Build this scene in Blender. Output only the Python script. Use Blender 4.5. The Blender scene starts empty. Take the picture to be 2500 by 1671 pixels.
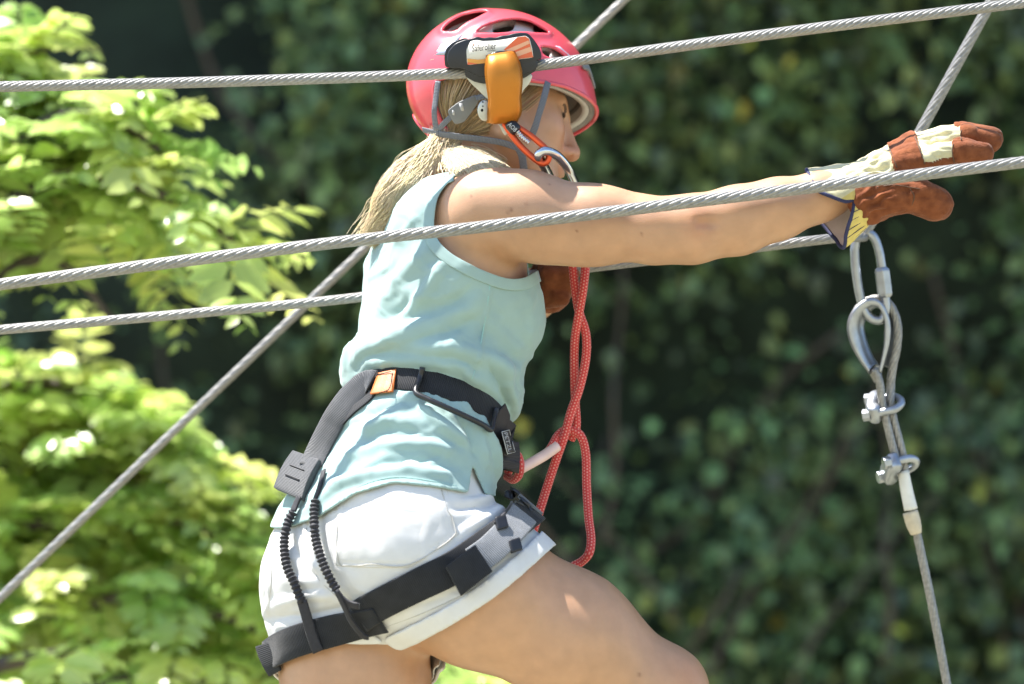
import bpy, math, random
import numpy as np
from mathutils import Matrix, Vector

# ------------------------------------------------------------------ camera, sky, sun, exposure
PITCH = math.radians(12.0)          # the photographer stands lower than the rope course
DIST = 6.0                          # metres to the climber
CAMZ = 1.55
sc = bpy.context.scene
cam_d = bpy.data.cameras.new("camera"); cam = bpy.data.objects.new("camera", cam_d)
sc.collection.objects.link(cam); sc.camera = cam
cam.location = (0, -DIST*math.cos(PITCH), CAMZ)
cam.rotation_euler = (math.pi/2 + PITCH, 0, 0)
cam_d.sensor_width = 36; cam_d.lens = 144; cam_d.clip_start = 0.1; cam_d.clip_end = 500
cam_d.dof.use_dof = True; cam_d.dof.focus_distance = 5.93; cam_d.dof.aperture_fstop = 2.6
SUN_AZ = math.radians(-93.0)        # measured from +Y (away from the camera) towards +X
SUN_EL = math.radians(66.0)
sun_dir = Vector((math.sin(SUN_AZ)*math.cos(SUN_EL), math.cos(SUN_AZ)*math.cos(SUN_EL), math.sin(SUN_EL)))
world = bpy.data.worlds.new("World"); sc.world = world; world.use_nodes = True
wn = world.node_tree.nodes; wl = world.node_tree.links
sky = wn.new('ShaderNodeTexSky'); sky.sky_type = 'NISHITA'; sky.sun_disc = False
sky.sun_elevation = SUN_EL; sky.sun_rotation = SUN_AZ
sky.air_density = 1.0; sky.dust_density = .6; sky.ozone_density = 1.5
wl.new(sky.outputs[0], wn['Background'].inputs[0]); wn['Background'].inputs[1].default_value = 0.108
sun_d = bpy.data.lights.new("sun", 'SUN'); sun_d.energy = 5.0; sun_d.angle = math.radians(0.53); sun_d.color = (1, .965, .91)
sun = bpy.data.objects.new("sun", sun_d); sc.collection.objects.link(sun)
sun.rotation_euler = sun_dir.to_track_quat('Z', 'Y').to_euler()
sc.view_settings.view_transform = 'Standard'; sc.view_settings.look = 'None'
sc.view_settings.exposure = 1.5; sc.view_settings.gamma = 1.0; sc.view_settings.use_curve_mapping = False
sc.cycles.max_bounces = 5; sc.cycles.diffuse_bounces = 3; sc.cycles.glossy_bounces = 2; sc.cycles.transmission_bounces = 3; sc.cycles.caustics_reflective = False; sc.cycles.caustics_refractive = False
sc.cycles.use_denoising = True; sc.cycles.use_adaptive_sampling = True; sc.cycles.adaptive_threshold = .02

# ------------------------------------------------------------------ frames
# "view frame": x right, y away from the lens, z up in the picture; origin on the lens axis at the climber.
K = 0.0006
ca, sa = math.cos(PITCH), math.sin(PITCH)
O0 = np.array([0, 0, CAMZ + DIST*sa])
RV = np.array([[1, 0, 0], [0, ca, -sa], [0, sa, ca]])        # view -> world
def W(V):
    return np.asarray(V, float) @ RV.T + O0
def P(px, py, y=0.0):
    s = K*(1 + y/DIST)
    return np.array([(px-1250)*s, y, -(py-835.5)*s])
def PP(pts, y=0.0):
    return np.array([P(p[0], p[1], p[2] if len(p) > 2 else y) for p in pts])
def px_of(V):
    s = K*(1 + V[:, 1]/DIST)
    return np.stack([V[:, 0]/s + 1250, 835.5 - V[:, 2]/s], 1)
def z1(x, y): return (950+x/3.484, y/3.484)
def z3(x, y): return (1900+x/3.485, 280+y/3.485)
def z5(x, y): return (600+x/3.128, 850+y/3.128)
def z6(x, y): return (600+x/2.9325, 1150+y/2.9325)
def zr(x, y): return (1220+x/1.96, 600+y/1.96)
def nrm(v):
    v = np.asarray(v, float); return v/np.maximum(np.linalg.norm(v, axis=-1, keepdims=True), 1e-9)
UP = np.array([0, sa, ca])            # world up, in the view frame

# ------------------------------------------------------------------ noise
_rng = np.random.RandomState(7); _perm = _rng.permutation(256); _val = _rng.rand(256)*2-1
def noise(V, s=1.0, seed=0):
    q = np.asarray(V)*s + seed*17.31; i = np.floor(q).astype(int); f = q-i; f = f*f*(3-2*f)
    out = 0
    for dx in (0, 1):
        for dy in (0, 1):
            for dz in (0, 1):
                h = _val[_perm[(_perm[(_perm[(i[:, 0]+dx) & 255]+i[:, 1]+dy) & 255]+i[:, 2]+dz) & 255]]
                out = out + h*(f[:, 0] if dx else 1-f[:, 0])*(f[:, 1] if dy else 1-f[:, 1])*(f[:, 2] if dz else 1-f[:, 2])
    return out

# ------------------------------------------------------------------ signed distance shapes
def smin(a, b, k):
    h = np.clip(.5+.5*(b-a)/k, 0, 1); return b+(a-b)*h-k*h*(1-h)
def smax(a, b, k): return -smin(-a, -b, k)
def rcone(V, a, b, r1, r2):
    ba = b-a; pa = V-a; t = np.clip(pa@ba/(ba@ba), 0, 1)
    return np.linalg.norm(pa-t[:, None]*ba, axis=1)-(r1+(r2-r1)*t)
def ell(V, c, r, R=None):
    q = V-c
    if R is not None: q = q@np.asarray(R).T
    r = np.asarray(r); k0 = np.linalg.norm(q/r, axis=1); k1 = np.linalg.norm(q/(r*r), axis=1)
    return k0*(k0-1)/np.maximum(k1, 1e-9)
def chain(V, pts, rad, k=.012):
    d = None
    for i in range(len(pts)-1):
        e = rcone(V, pts[i], pts[i+1], rad[i], rad[i+1]); d = e if d is None else smin(d, e, k)
    return d
def near_only(fn, c, r):
    """evaluate a detailed shape only close to it"""
    def g(V):
        d = np.linalg.norm(V-c, axis=1)-r; m = d < .05
        if m.all(): return fn(V)
        d = np.maximum(d, .04)
        if m.any(): d[m] = fn(V[m])
        return d
    return g
def grad(sdf, V, e=.002):
    g = np.zeros((len(V), 3))
    for a in range(3):
        o = np.zeros(3); o[a] = e; g[:, a] = sdf(V+o)-sdf(V-o)
    return nrm(g)

def surface_net(sdf, lo, hi, res):
    lo = np.asarray(lo, float); B = 6
    nb = np.ceil((np.asarray(hi)-lo)/(res*B)).astype(int); n = nb*B+1
    G = np.ones(n, np.float32)
    bi = np.stack(np.meshgrid(*[np.arange(k) for k in nb], indexing='ij'), -1).reshape(-1, 3)
    cd = sdf(lo+(bi+.5)*B*res)
    lim = B*res*.87*1.12+.003
    far = np.abs(cd) > lim
    for b, d in zip(bi[far], cd[far]):
        if d < 0: G[b[0]*B:b[0]*B+B+1, b[1]*B:b[1]*B+B+1, b[2]*B:b[2]*B+B+1] = -1
    o = np.stack(np.meshgrid(*[np.arange(B+1)]*3, indexing='ij'), -1).reshape(-1, 3)
    near = bi[~far]
    for s in range(0, len(near), 300):
        bb = near[s:s+300]; idx = bb[:, None, :]*B+o[None]
        v = sdf(lo+idx.reshape(-1, 3)*res)
        idx = idx.reshape(-1, 3); G[idx[:, 0], idx[:, 1], idx[:, 2]] = v
    S = G < 0
    c = S[:-1, :-1, :-1].astype(np.uint8)
    for dx, dy, dz in [(0,0,1),(0,1,0),(0,1,1),(1,0,0),(1,0,1),(1,1,0),(1,1,1)]:
        c = c+S[dx:n[0]-1+dx, dy:n[1]-1+dy, dz:n[2]-1+dz]
    ac = np.argwhere((c > 0) & (c < 8))
    vid = -np.ones(c.shape, np.int32); vid[ac[:, 0], ac[:, 1], ac[:, 2]] = np.arange(len(ac))
    corners = np.array([[i >> 2 & 1, i >> 1 & 1, i & 1] for i in range(8)])
    cv = np.stack([G[ac[:, 0]+k[0], ac[:, 1]+k[1], ac[:, 2]+k[2]] for k in corners], 1)
    acc = np.zeros((len(ac), 3)); cnt = np.zeros(len(ac))
    for i in range(8):
        for a in (1, 2, 4):
            j = i | a
            if j == i: continue
            m = (cv[:, i] < 0) != (cv[:, j] < 0)
            t = np.where(m, cv[:, i]/np.where(m, cv[:, i]-cv[:, j], 1), 0)
            acc += m[:, None]*(corners[i]+t[:, None]*(corners[j]-corners[i])); cnt += m
    V = lo+(ac+acc/np.maximum(cnt, 1)[:, None])*res
    F = []
    for a in range(3):
        b1, b2 = (a+1) % 3, (a+2) % 3
        s0 = [slice(None)]*3; s1 = [slice(None)]*3; s0[a] = slice(0, -1); s1[a] = slice(1, None)
        ch = S[tuple(s0)] != S[tuple(s1)]; e = np.argwhere(ch)
        ok = (e[:, b1] > 0) & (e[:, b2] > 0) & (e[:, b1] < n[b1]-1) & (e[:, b2] < n[b2]-1); e = e[ok]
        pos = S[e[:, 0], e[:, 1], e[:, 2]]
        q = []
        for u, w in ((1, 1), (0, 1), (0, 0), (1, 0)):
            f = e.copy(); f[:, b1] -= u; f[:, b2] -= w; q.append(vid[f[:, 0], f[:, 1], f[:, 2]])
        q = np.stack(q, 1); q[~pos] = q[~pos][:, ::-1]; F.append(q)
    return V, np.concatenate(F)

def march(px, py, sdf, off=0.0, y0=-.45, y1=.5):
    """where the sight lines through picture points first meet a surface (else their closest approach)"""
    px, py = np.atleast_1d(np.asarray(px, float)), np.atleast_1d(np.asarray(py, float))
    o = np.array([0, -DIST, 0.0]); D = nrm(np.stack([(px-1250)*K, np.full(len(px), DIST), -(py-835.5)*K], 1))
    t = np.full(len(px), DIST+y0); bt_ = t.copy(); bv = np.full(len(px), 9.0); live = np.ones(len(px), bool)
    for _ in range(90):
        i = np.where(live)[0]
        if len(i) == 0: break
        v = sdf(o+D[i]*t[i, None])-off
        b = v < bv[i]; bv[i[b]] = v[b]; bt_[i[b]] = t[i[b]]
        hit = v < 4e-4; far = t[i] > DIST+y1
        live[i[hit | far]] = False; m = i[~(hit | far)]; t[m] += np.maximum(v[~(hit | far)]*.7, 5e-4)
    return o+D*bt_[:, None]

def poly_sd(Q, poly):
    """signed distance (px) to a picture polygon, negative inside"""
    poly = np.asarray(poly, float); d = np.full(len(Q), 1e9); ins = np.zeros(len(Q), bool)
    for i in range(len(poly)):
        a, b = poly[i], poly[(i+1) % len(poly)]; ab = b-a; t = np.clip((Q-a)@ab/(ab@ab+1e-9), 0, 1)
        d = np.minimum(d, np.linalg.norm(Q-a-t[:, None]*ab, axis=1))
        cr = ((a[1] > Q[:, 1]) != (b[1] > Q[:, 1])); dy = b[1]-a[1] if b[1] != a[1] else 1e-9
        ins ^= cr & (Q[:, 0] < (b[0]-a[0])*(Q[:, 1]-a[1])/dy+a[0])
    return np.where(ins, -d, d)
def line_d(Q, pts):
    pts = np.asarray(pts, float); d = np.full(len(Q), 1e9)
    for a, b in zip(pts[:-1], pts[1:]):
        ab = b-a; t = np.clip((Q-a)@ab/(ab@ab+1e-9), 0, 1); d = np.minimum(d, np.linalg.norm(Q-a-t[:, None]*ab, axis=1))
    return d

def cut(V, F, f):
    """keep f<0; slide vertices next to the border onto it so that the edge runs clean"""
    V = V.copy(); f = f.copy()
    E = np.concatenate([F[:, [i, (i+1) % F.shape[1]]] for i in range(F.shape[1])])
    m = (f[E[:, 0]] < 0) != (f[E[:, 1]] < 0); E = E[m]
    t = f[E[:, 0]]/(f[E[:, 0]]-f[E[:, 1]]); pos = V[E[:, 0]]+t[:, None]*(V[E[:, 1]]-V[E[:, 0]])
    near = np.where(t < .5, E[:, 0], E[:, 1]); dist = np.minimum(t, 1-t); order = np.argsort(-dist)
    V2 = V.copy(); V2[near[order]] = pos[order]; f[near] = 0
    keep = (f[F] <= 1e-9).all(1)
    F = F[keep]; u, inv = np.unique(F, return_inverse=True)
    return V2[u], inv.reshape(F.shape), u

def smooth_border(V, F, it=5):
    k = F.shape[1]; E = np.concatenate([F[:, [i, (i+1) % k]] for i in range(k)]); E = np.sort(E, 1).astype(np.int64)
    key, cnt = np.unique(E[:, 0]*(len(V)+1)+E[:, 1], return_counts=True); b = key[cnt == 1]; E = np.stack([b//(len(V)+1), b % (len(V)+1)], 1)
    deg = np.bincount(E.ravel(), minlength=len(V)); m = deg == 2; V = V.copy()
    for _ in range(it):
        a = np.stack([np.bincount(E[:, 0], V[E[:, 1], c], len(V))+np.bincount(E[:, 1], V[E[:, 0], c], len(V)) for c in range(3)], 1)
        V[m] = .5*V[m]+.25*a[m]
    return V
def vnormals(V, F):
    n = np.zeros_like(V)
    fn = np.cross(V[F[:, 2]]-V[F[:, 0]], V[F[:, 3 % F.shape[1]]]-V[F[:, 1]]) if F.shape[1] == 4 else np.cross(V[F[:, 1]]-V[F[:, 0]], V[F[:, 2]]-V[F[:, 0]])
    for i in range(F.shape[1]): np.add.at(n, F[:, i], fn)
    return nrm(n)
def relax(V, F, it=2, lam=.5, fix=None):
    E = np.concatenate([F[:, [i, (i+1) % F.shape[1]]] for i in range(F.shape[1])])
    E = np.sort(E, 1).astype(np.int64); k = np.unique(E[:, 0]*(len(V)+1)+E[:, 1]); E = np.stack([k//(len(V)+1), k % (len(V)+1)], 1)
    deg = np.bincount(E.ravel(), minlength=len(V))[:, None]
    for _ in range(it):
        a = np.zeros_like(V)
        for k in range(3):
            a[:, k] = np.bincount(E[:, 0], V[E[:, 1], k], len(V))+np.bincount(E[:, 1], V[E[:, 0], k], len(V))
        N = V+lam*(a/np.maximum(deg, 1)-V)
        if fix is not None: N[fix] = V[fix]
        V = N
    return V

# ------------------------------------------------------------------ objects
COL = sc.collection
def mk(name, V, F, mat, parent=None, smooth=True, uv=None, mi=None, view=True, col=None, solid=None, bevel=None, moff=0):
    me = bpy.data.meshes.new(name); V = W(V) if view else np.asarray(V, float)
    if parent is not None: V = V-np.array(parent['_base'][:])
    if isinstance(F, np.ndarray):
        k = F.shape[1]; me.vertices.add(len(V)); me.vertices.foreach_set('co', V.astype(np.float32).ravel())
        me.loops.add(F.size); me.loops.foreach_set('vertex_index', F.astype(np.int32).ravel())
        me.polygons.add(len(F)); me.polygons.foreach_set('loop_start', (np.arange(len(F))*k).astype(np.int32))
        me.update(calc_edges=True)
    else:
        me.from_pydata([tuple(v) for v in V], [], F)
    for m in (mat if isinstance(mat, (list, tuple)) else [mat]): me.materials.append(m)
    if mi is not None: me.polygons.foreach_set('material_index', np.asarray(mi, np.int32))
    if smooth: me.polygons.foreach_set('use_smooth', np.ones(len(me.polygons), bool))
    if uv is not None:
        l = me.uv_layers.new(name='UVMap'); vi = np.zeros(len(me.loops), np.int32); me.loops.foreach_get('vertex_index', vi)
        l.data.foreach_set('uv', np.asarray(uv, np.float32)[vi].ravel())
    if col is not None:
        at = me.color_attributes.new('tint', 'FLOAT_COLOR', 'POINT'); c = np.ones((len(V), 4), np.float32); c[:, :3] = col
        at.data.foreach_set('color', c.ravel())
    me.validate(); me.update()
    o = bpy.data.objects.new(name, me); COL.objects.link(o)
    if parent is not None: o.parent = parent
    o['_base'] = tuple(parent['_base'][:]) if parent is not None else (0.0, 0.0, 0.0)
    if solid:
        s = o.modifiers.new('thickness', 'SOLIDIFY'); s.thickness = abs(solid); s.offset = 1 if solid > 0 else -1; s.material_offset = moff
    if bevel:
        b = o.modifiers.new('edge', 'BEVEL'); b.width = bevel; b.segments = 2; b.limit_method = 'ANGLE'
    return o
def tag(o, label=None, cat=None, group=None, kind=None):
    if label: o['label'] = label
    if cat: o['category'] = cat
    if group: o['group'] = group
    if kind: o['kind'] = kind
    return o
def thing(name, label, cat, base, group=None, view=True):
    o = bpy.data.objects.new(name, None); COL.objects.link(o); b = W(base) if view else np.asarray(base, float)
    o.location = b; o['_base'] = tuple(float(x) for x in b); o.empty_display_size = .05
    return tag(o, label, cat, group)

# ------------------------------------------------------------------ swept shapes (view frame)
def smooth_path(pts, n):
    pts = np.asarray(pts, float); m = len(pts)
    L = np.r_[0, np.cumsum(np.linalg.norm(np.diff(pts, axis=0), axis=1))]; s = np.linspace(0, L[-1], n)
    ext = np.vstack([2*pts[0]-pts[1], pts, 2*pts[-1]-pts[-2]]); out = []
    i = np.clip(np.searchsorted(L, s, 'right')-1, 0, m-2); t = ((s-L[i])/(L[i+1]-L[i]))[:, None]
    p0, p1, p2, p3 = ext[i], ext[i+1], ext[i+2], ext[i+3]
    return .5*((2*p1)+(-p0+p2)*t+(2*p0-5*p1+4*p2-p3)*t**2+(-p0+3*p1-3*p2+p3)*t**3)
def frames(path, closed=False):
    n = len(path)
    T = nrm(np.roll(path, -1, 0)-np.roll(path, 1, 0)) if closed else nrm(np.gradient(path, axis=0))
    a = np.array([0, 0, 1.]) if abs(T[0] @ np.array([0, 0, 1.])) < .9 else np.array([0, 1., 0])
    N = np.zeros_like(path); N[0] = nrm(np.cross(np.cross(T[0], a), T[0]))
    for i in range(1, n):
        v = N[i-1]-T[i]*(N[i-1]@T[i]); N[i] = nrm(v)
    return T, N, np.cross(T, N)
def tube(path, r, sides=10, closed=False, profile=None, twist=0.0, cap=True):
    """round (or lobed and twisted) bar along a path -> V, F(list), uv"""
    path = np.asarray(path, float); T, N, Bn = frames(path, closed); n = len(path)
    r = np.broadcast_to(np.asarray(r, float), (n,)); s = np.r_[0, np.cumsum(np.linalg.norm(np.diff(path, axis=0), axis=1))]
    ph = np.linspace(0, 2*np.pi, sides, endpoint=False)
    pr = np.ones(sides) if profile is None else profile(ph)
    A = ph[None]+(s*twist)[:, None]
    V = path[:, None]+(r[:, None]*pr[None])[..., None]*(np.cos(A)[..., None]*N[:, None]+np.sin(A)[..., None]*Bn[:, None])
    i = np.arange(n if closed else n-1)[:, None]; j = np.arange(sides)[None]; i2 = (i+1) % n; j2 = (j+1) % sides
    F = np.stack([np.broadcast_to(i*sides+j, (len(i), sides)), i*sides+j2, i2*sides+j2, i2*sides+j], -1).reshape(-1, 4)
    uv = np.stack([np.broadcast_to(s[:, None], (n, sides)), np.broadcast_to(ph[None]/(2*np.pi), (n, sides))], -1).reshape(-1, 2)
    F = [tuple(int(x) for x in f) for f in F]
    if cap and not closed:
        F.append(tuple(range(sides-1, -1, -1))); F.append(tuple(range((n-1)*sides, n*sides)))
    return V.reshape(-1, 3), F, uv
def ribbon(path, nor, width, thick, closed=False, round_=.25):
    """flat webbing lying on a surface whose normals are given -> V, F, uv"""
    path = np.asarray(path, float); n = len(path)
    T = nrm(np.roll(path, -1, 0)-np.roll(path, 1, 0)) if closed else nrm(np.gradient(path, axis=0))
    N = nrm(nor-T*(nor*T).sum(1, keepdims=True)); Sd = np.cross(N, T)
    w = np.broadcast_to(np.asarray(width, float), (n,))[:, None]/2; th = thick
    us = [-1, -1+round_*.1, -.33, .33, 1-round_*.1, 1]
    prof = [(-1, .15), (-.97, .85), (-.9, 1), (-.3, 1), (.3, 1), (.9, 1), (.97, .85), (1, .15), (.97, 0), (-.97, 0)]
    V = np.stack([path+Sd*w*a+N*th*b for a, b in prof], 1); m = len(prof)
    s = np.r_[0, np.cumsum(np.linalg.norm(np.diff(path, axis=0), axis=1))]
    uv = np.stack([np.broadcast_to(s[:, None], (n, m)), np.array([a for a, b in prof])[None]*w], -1).reshape(-1, 2)
    F = []
    for i in range(n if closed else n-1):
        k = (i+1) % n
        for j in range(m): F.append((i*m+j, i*m+(j+1) % m, k*m+(j+1) % m, k*m+j))
    if not closed: F.append(tuple(range(m-1, -1, -1))); F.append(tuple(range((n-1)*m, n*m)))
    return V.reshape(-1, 3), F, uv
def extrude_poly(front, back):
    """prism between two matching 3-D outlines"""
    n = len(front); V = np.vstack([front, back])
    F = [tuple(range(n)), tuple(range(2*n-1, n-1, -1))]+[(i, n+i, n+(i+1) % n, (i+1) % n) for i in range(n)]
    return V, F
def round_poly(pts, r=.3, seg=4):
    pts = np.asarray(pts, float); out = []; n = len(pts)
    for i in range(n):
        p, a, b = pts[i], pts[i-1], pts[(i+1) % n]; p0 = p+(a-p)*r; p1 = p+(b-p)*r
        for t in np.linspace(0, 1, seg+1): out.append((1-t)**2*p0+2*t*(1-t)*p+t*t*p1)
    return np.array(out)
def plane_loop(sdf, c, n, off=0.0, m=120, rmax=.34, shift=None):
    n = nrm(n); c = c if shift is None else c+shift-n*(shift@n); e1 = nrm(np.cross(n, [0, 1., .3])); e2 = np.cross(n, e1)
    ph = np.linspace(0, 2*np.pi, m, endpoint=False); D = np.cos(ph)[:, None]*e1+np.sin(ph)[:, None]*e2
    r = np.full(m, rmax)
    for _ in range(80): r = np.maximum(r-.7*np.maximum(sdf(c+D*r[:, None])-off, -.004), .005)
    return c+D*r[:, None]
# ------------------------------------------------------------------ materials
def pm(name, col, rough=.6, metal=0.0, var=.12, vscale=30.0, bump=0.0, bscale=200.0, col2=None, sss=0.0, sheen=0.0,
       coat=0.0, spec=None, weave=None, detail=4.0, lo=.3, hi=.7, tint=False, trans=0.0, ripple=None):
    m = bpy.data.materials.new(name); m.use_nodes = True; nt = m.node_tree; N = nt.nodes; L = nt.links
    b = N['Principled BSDF']; b.inputs['Roughness'].default_value = rough; b.inputs['Metallic'].default_value = metal
    tc = N.new('ShaderNodeTexCoord')
    nz = N.new('ShaderNodeTexNoise'); nz.inputs['Scale'].default_value = vscale; nz.inputs['Detail'].default_value = detail
    L.new(tc.outputs['Object'], nz.inputs['Vector'])
    rp = N.new('ShaderNodeValToRGB'); rp.color_ramp.elements[0].position = lo; rp.color_ramp.elements[1].position = hi
    c = np.array(col); c2 = np.array(col2) if col2 is not None else np.clip(c*(1+var), 0, 1); c1 = c if col2 is not None else c*(1-var)
    rp.color_ramp.elements[0].color = (*c1, 1); rp.color_ramp.elements[1].color = (*c2, 1)
    L.new(nz.outputs['Fac'], rp.inputs['Fac']); out = rp.outputs['Color']
    if tint:
        a = N.new('ShaderNodeAttribute'); a.attribute_name = 'tint'; mx = N.new('ShaderNodeMix'); mx.data_type = 'RGBA'; mx.blend_type = 'MULTIPLY'
        mx.inputs['Factor'].default_value = 1; L.new(out, mx.inputs[6]); L.new(a.outputs['Color'], mx.inputs[7]); out = mx.outputs[2]
    L.new(out, b.inputs['Base Color'])
    if sss: b.inputs['Subsurface Weight'].default_value = sss; b.inputs['Subsurface Radius'].default_value = (.012, .005, .003); b.inputs['Subsurface Scale'].default_value = .6
    if sheen: b.inputs['Sheen Weight'].default_value = sheen; b.inputs['Sheen Roughness'].default_value = .4
    if coat: b.inputs['Coat Weight'].default_value = coat; b.inputs['Coat Roughness'].default_value = .12
    if spec is not None: b.inputs['Specular IOR Level'].default_value = spec
    hs = []
    if bump:
        n2 = N.new('ShaderNodeTexNoise'); n2.inputs['Scale'].default_value = bscale; n2.inputs['Detail'].default_value = 3
        L.new(tc.outputs['Object'], n2.inputs['Vector']); hs.append((n2.outputs['Fac'], bump))
    if weave:
        su, sv, st = weave
        mp = N.new('ShaderNodeMapping'); mp.inputs['Scale'].default_value = (su, sv, 1); L.new(tc.outputs['UV'], mp.inputs['Vector'])
        w1 = N.new('ShaderNodeTexWave'); w1.inputs['Scale'].default_value = 1; w1.bands_direction = 'X'; w1.inputs['Distortion'].default_value = .6; w1.inputs['Detail'].default_value = 1
        L.new(mp.outputs[0], w1.inputs['Vector']); hs.append((w1.outputs['Fac'], st))
        mx = N.new('ShaderNodeMix'); mx.data_type = 'RGBA'; mx.blend_type = 'MULTIPLY'; mx.inputs['Factor'].default_value = .5
        L.new(out, mx.inputs[6]); L.new(w1.outputs['Color'], mx.inputs[7]); L.new(mx.outputs[2], b.inputs['Base Color'])
    prev = None
    for h, st in hs:
        bp = N.new('ShaderNodeBump'); bp.inputs['Strength'].default_value = min(st, 1); bp.inputs['Distance'].default_value = .001
        L.new(h, bp.inputs['Height'])
        if prev: L.new(prev, bp.inputs['Normal'])
        prev = bp.outputs[0]
    if prev: L.new(prev, b.inputs['Normal'])
    if trans:
        t = N.new('ShaderNodeBsdfTranslucent'); mix = N.new('ShaderNodeMixShader'); mix.inputs[0].default_value = trans
        L.new(out, t.inputs['Color']); L.new(b.outputs[0], mix.inputs[1]); L.new(t.outputs[0], mix.inputs[2]); L.new(mix.outputs[0], N['Material Output'].inputs[0])
    return m
M_skin = pm('skin', (.50, .282, .166), .42, var=.075, vscale=38, bump=.25, bscale=520, sss=.10, tint=True, detail=6)
M_shirt = pm('mint_cotton_jersey', (.315, .445, .425), .85, var=.05, vscale=25, bump=.18, bscale=900, sheen=.25, trans=.06)
M_seam = pm('mint_seam_thread', (.30, .50, .47), .9, var=.1, vscale=300, bump=.5, bscale=900)
M_short = pm('white_denim', (.66, .645, .63), .85, var=.03, vscale=60, bump=.35, bscale=1100, sheen=.1)
M_blackweb = pm('black_webbing', (.022, .023, .027), .75, var=.2, vscale=60, weave=(115, 1, .5), sheen=.15, spec=.3)
M_greyweb = pm('grey_webbing', (.068, .071, .08), .6, var=.12, vscale=60, weave=(165, 1, .6), sheen=.2)
M_lightweb = pm('light_grey_webbing', (.25, .26, .28), .6, var=.08, vscale=80, weave=(115, 1, .7), sheen=.2)
M_elastic = pm('black_elastic_cord', (.014, .013, .018), .7, var=.3, vscale=200, sheen=.2)
M_blackplastic = pm('black_rubber', (.014, .014, .017), .38, var=.25, vscale=40, bump=.1, bscale=600)
M_blacksatin = pm('black_satin_plastic', (.012, .012, .014), .22, var=.2, vscale=40)
M_orangetag = pm('orange_leather_patch', (.50, .135, .022), .5, var=.12, vscale=50, bump=.2, bscale=500)
M_stitch = pm('dark_stitching', (.01, .01, .012), .8, var=.1)
M_label = pm('pale_grey_label', (.5, .5, .5), .5, var=.05)
M_red = pm('red_helmet_plastic', (.75, .08, .105), .36, var=.04, vscale=25, coat=.6, bump=.03, bscale=900)
M_foam = pm('grey_foam_liner', (.27, .26, .25), .8, var=.08, vscale=90, bump=.25, bscale=700)
M_whitefoam = pm('white_foam_rib', (.56, .55, .53), .7, var=.04, vscale=90, bump=.2, bscale=700)
M_greyplastic = pm('grey_plastic', (.19, .195, .195), .5, var=.06, vscale=60)
M_strap = pm('blue_grey_strap', (.20, .22, .26), .6, var=.06, vscale=120, weave=(150, 1, .5))
M_steel = pm('galvanised_steel', (.60, .61, .62), .42, 1.0, var=.14, vscale=70, bump=.08, bscale=300)
M_zinc = pm('dull_zinc_steel', (.38, .40, .43), .36, .85, var=.12, vscale=60, bump=.1, bscale=260)
M_cable = pm('steel_wire_rope', (.29, .28, .265), .45, .6, var=.25, vscale=180, bump=.25, bscale=900, lo=.25, hi=.75)
M_chrome = pm('polished_steel', (.62, .62, .63), .14, 1.0, var=.08, vscale=40)
M_anod = pm('orange_anodised_aluminium', (.48, .165, .012), .36, .5, var=.08, vscale=20, bump=.04, bscale=500)
M_redanod = pm('red_orange_anodised_aluminium', (.72, .10, .03), .3, .55, var=.08, vscale=40)
M_plate = pm('pale_grey_steel_plate', (.52, .52, .47), .4, .7, var=.1, vscale=60)
M_suede = pm('brown_suede', (.145, .045, .020), .95, vscale=70, bump=.9, bscale=420, sheen=.15, spec=.12, col2=(.26, .088, .038), detail=8)
M_canvas = pm('cream_canvas', (.62, .56, .34), .92, var=.1, vscale=90, bump=.5, bscale=700, sheen=.2)
M_stripe = pm('yellow_canvas_with_blue_lines', (.62, .50, .16), .92, var=.1, vscale=90, bump=.3, bscale=900)
M_navy = pm('navy_piping', (.025, .028, .085), .8, var=.2, vscale=90)
M_tape = pm('white_tape', (.72, .71, .67), .5, var=.08, vscale=60, bump=.4, bscale=160)
M_tan = pm('tan_tape', (.58, .50, .37), .6, var=.12, vscale=80)
M_sleeve = pm('pale_plastic_sleeve', (.78, .55, .50), .3, var=.06, vscale=60, coat=.3)
M_thread = pm('off_white_thread', (.50, .48, .44), .9, var=.1, vscale=300)
M_eye = pm('dark_eye', (.02, .015, .012), .25, var=.2)
M_brow = pm('brown_brow_hair', (.10, .05, .025), .6, var=.2, vscale=200)
M_white_print = pm('white_print', (.75, .75, .74), .5, var=.03)
M_sticker_cream = pm('cream_sticker', (.66, .63, .55), .35, var=.04, vscale=20)
M_sticker_red = pm('red_orange_print', (.72, .13, .045), .35, var=.05, vscale=30)
M_sticker_orange = pm('orange_print', (.74, .33, .06), .35, var=.05, vscale=30)
M_sticker_pale = pm('pale_orange_print', (.76, .38, .22), .35, var=.05, vscale=30)
M_black_print = pm('black_print', (.012, .012, .014), .4, var=.05)
def hair_mat():
    m = pm('blond_hair', (.92, .76, .52), .5, var=.15, vscale=40, spec=.6, tint=True, trans=.12); return m
M_hair = hair_mat()
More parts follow.
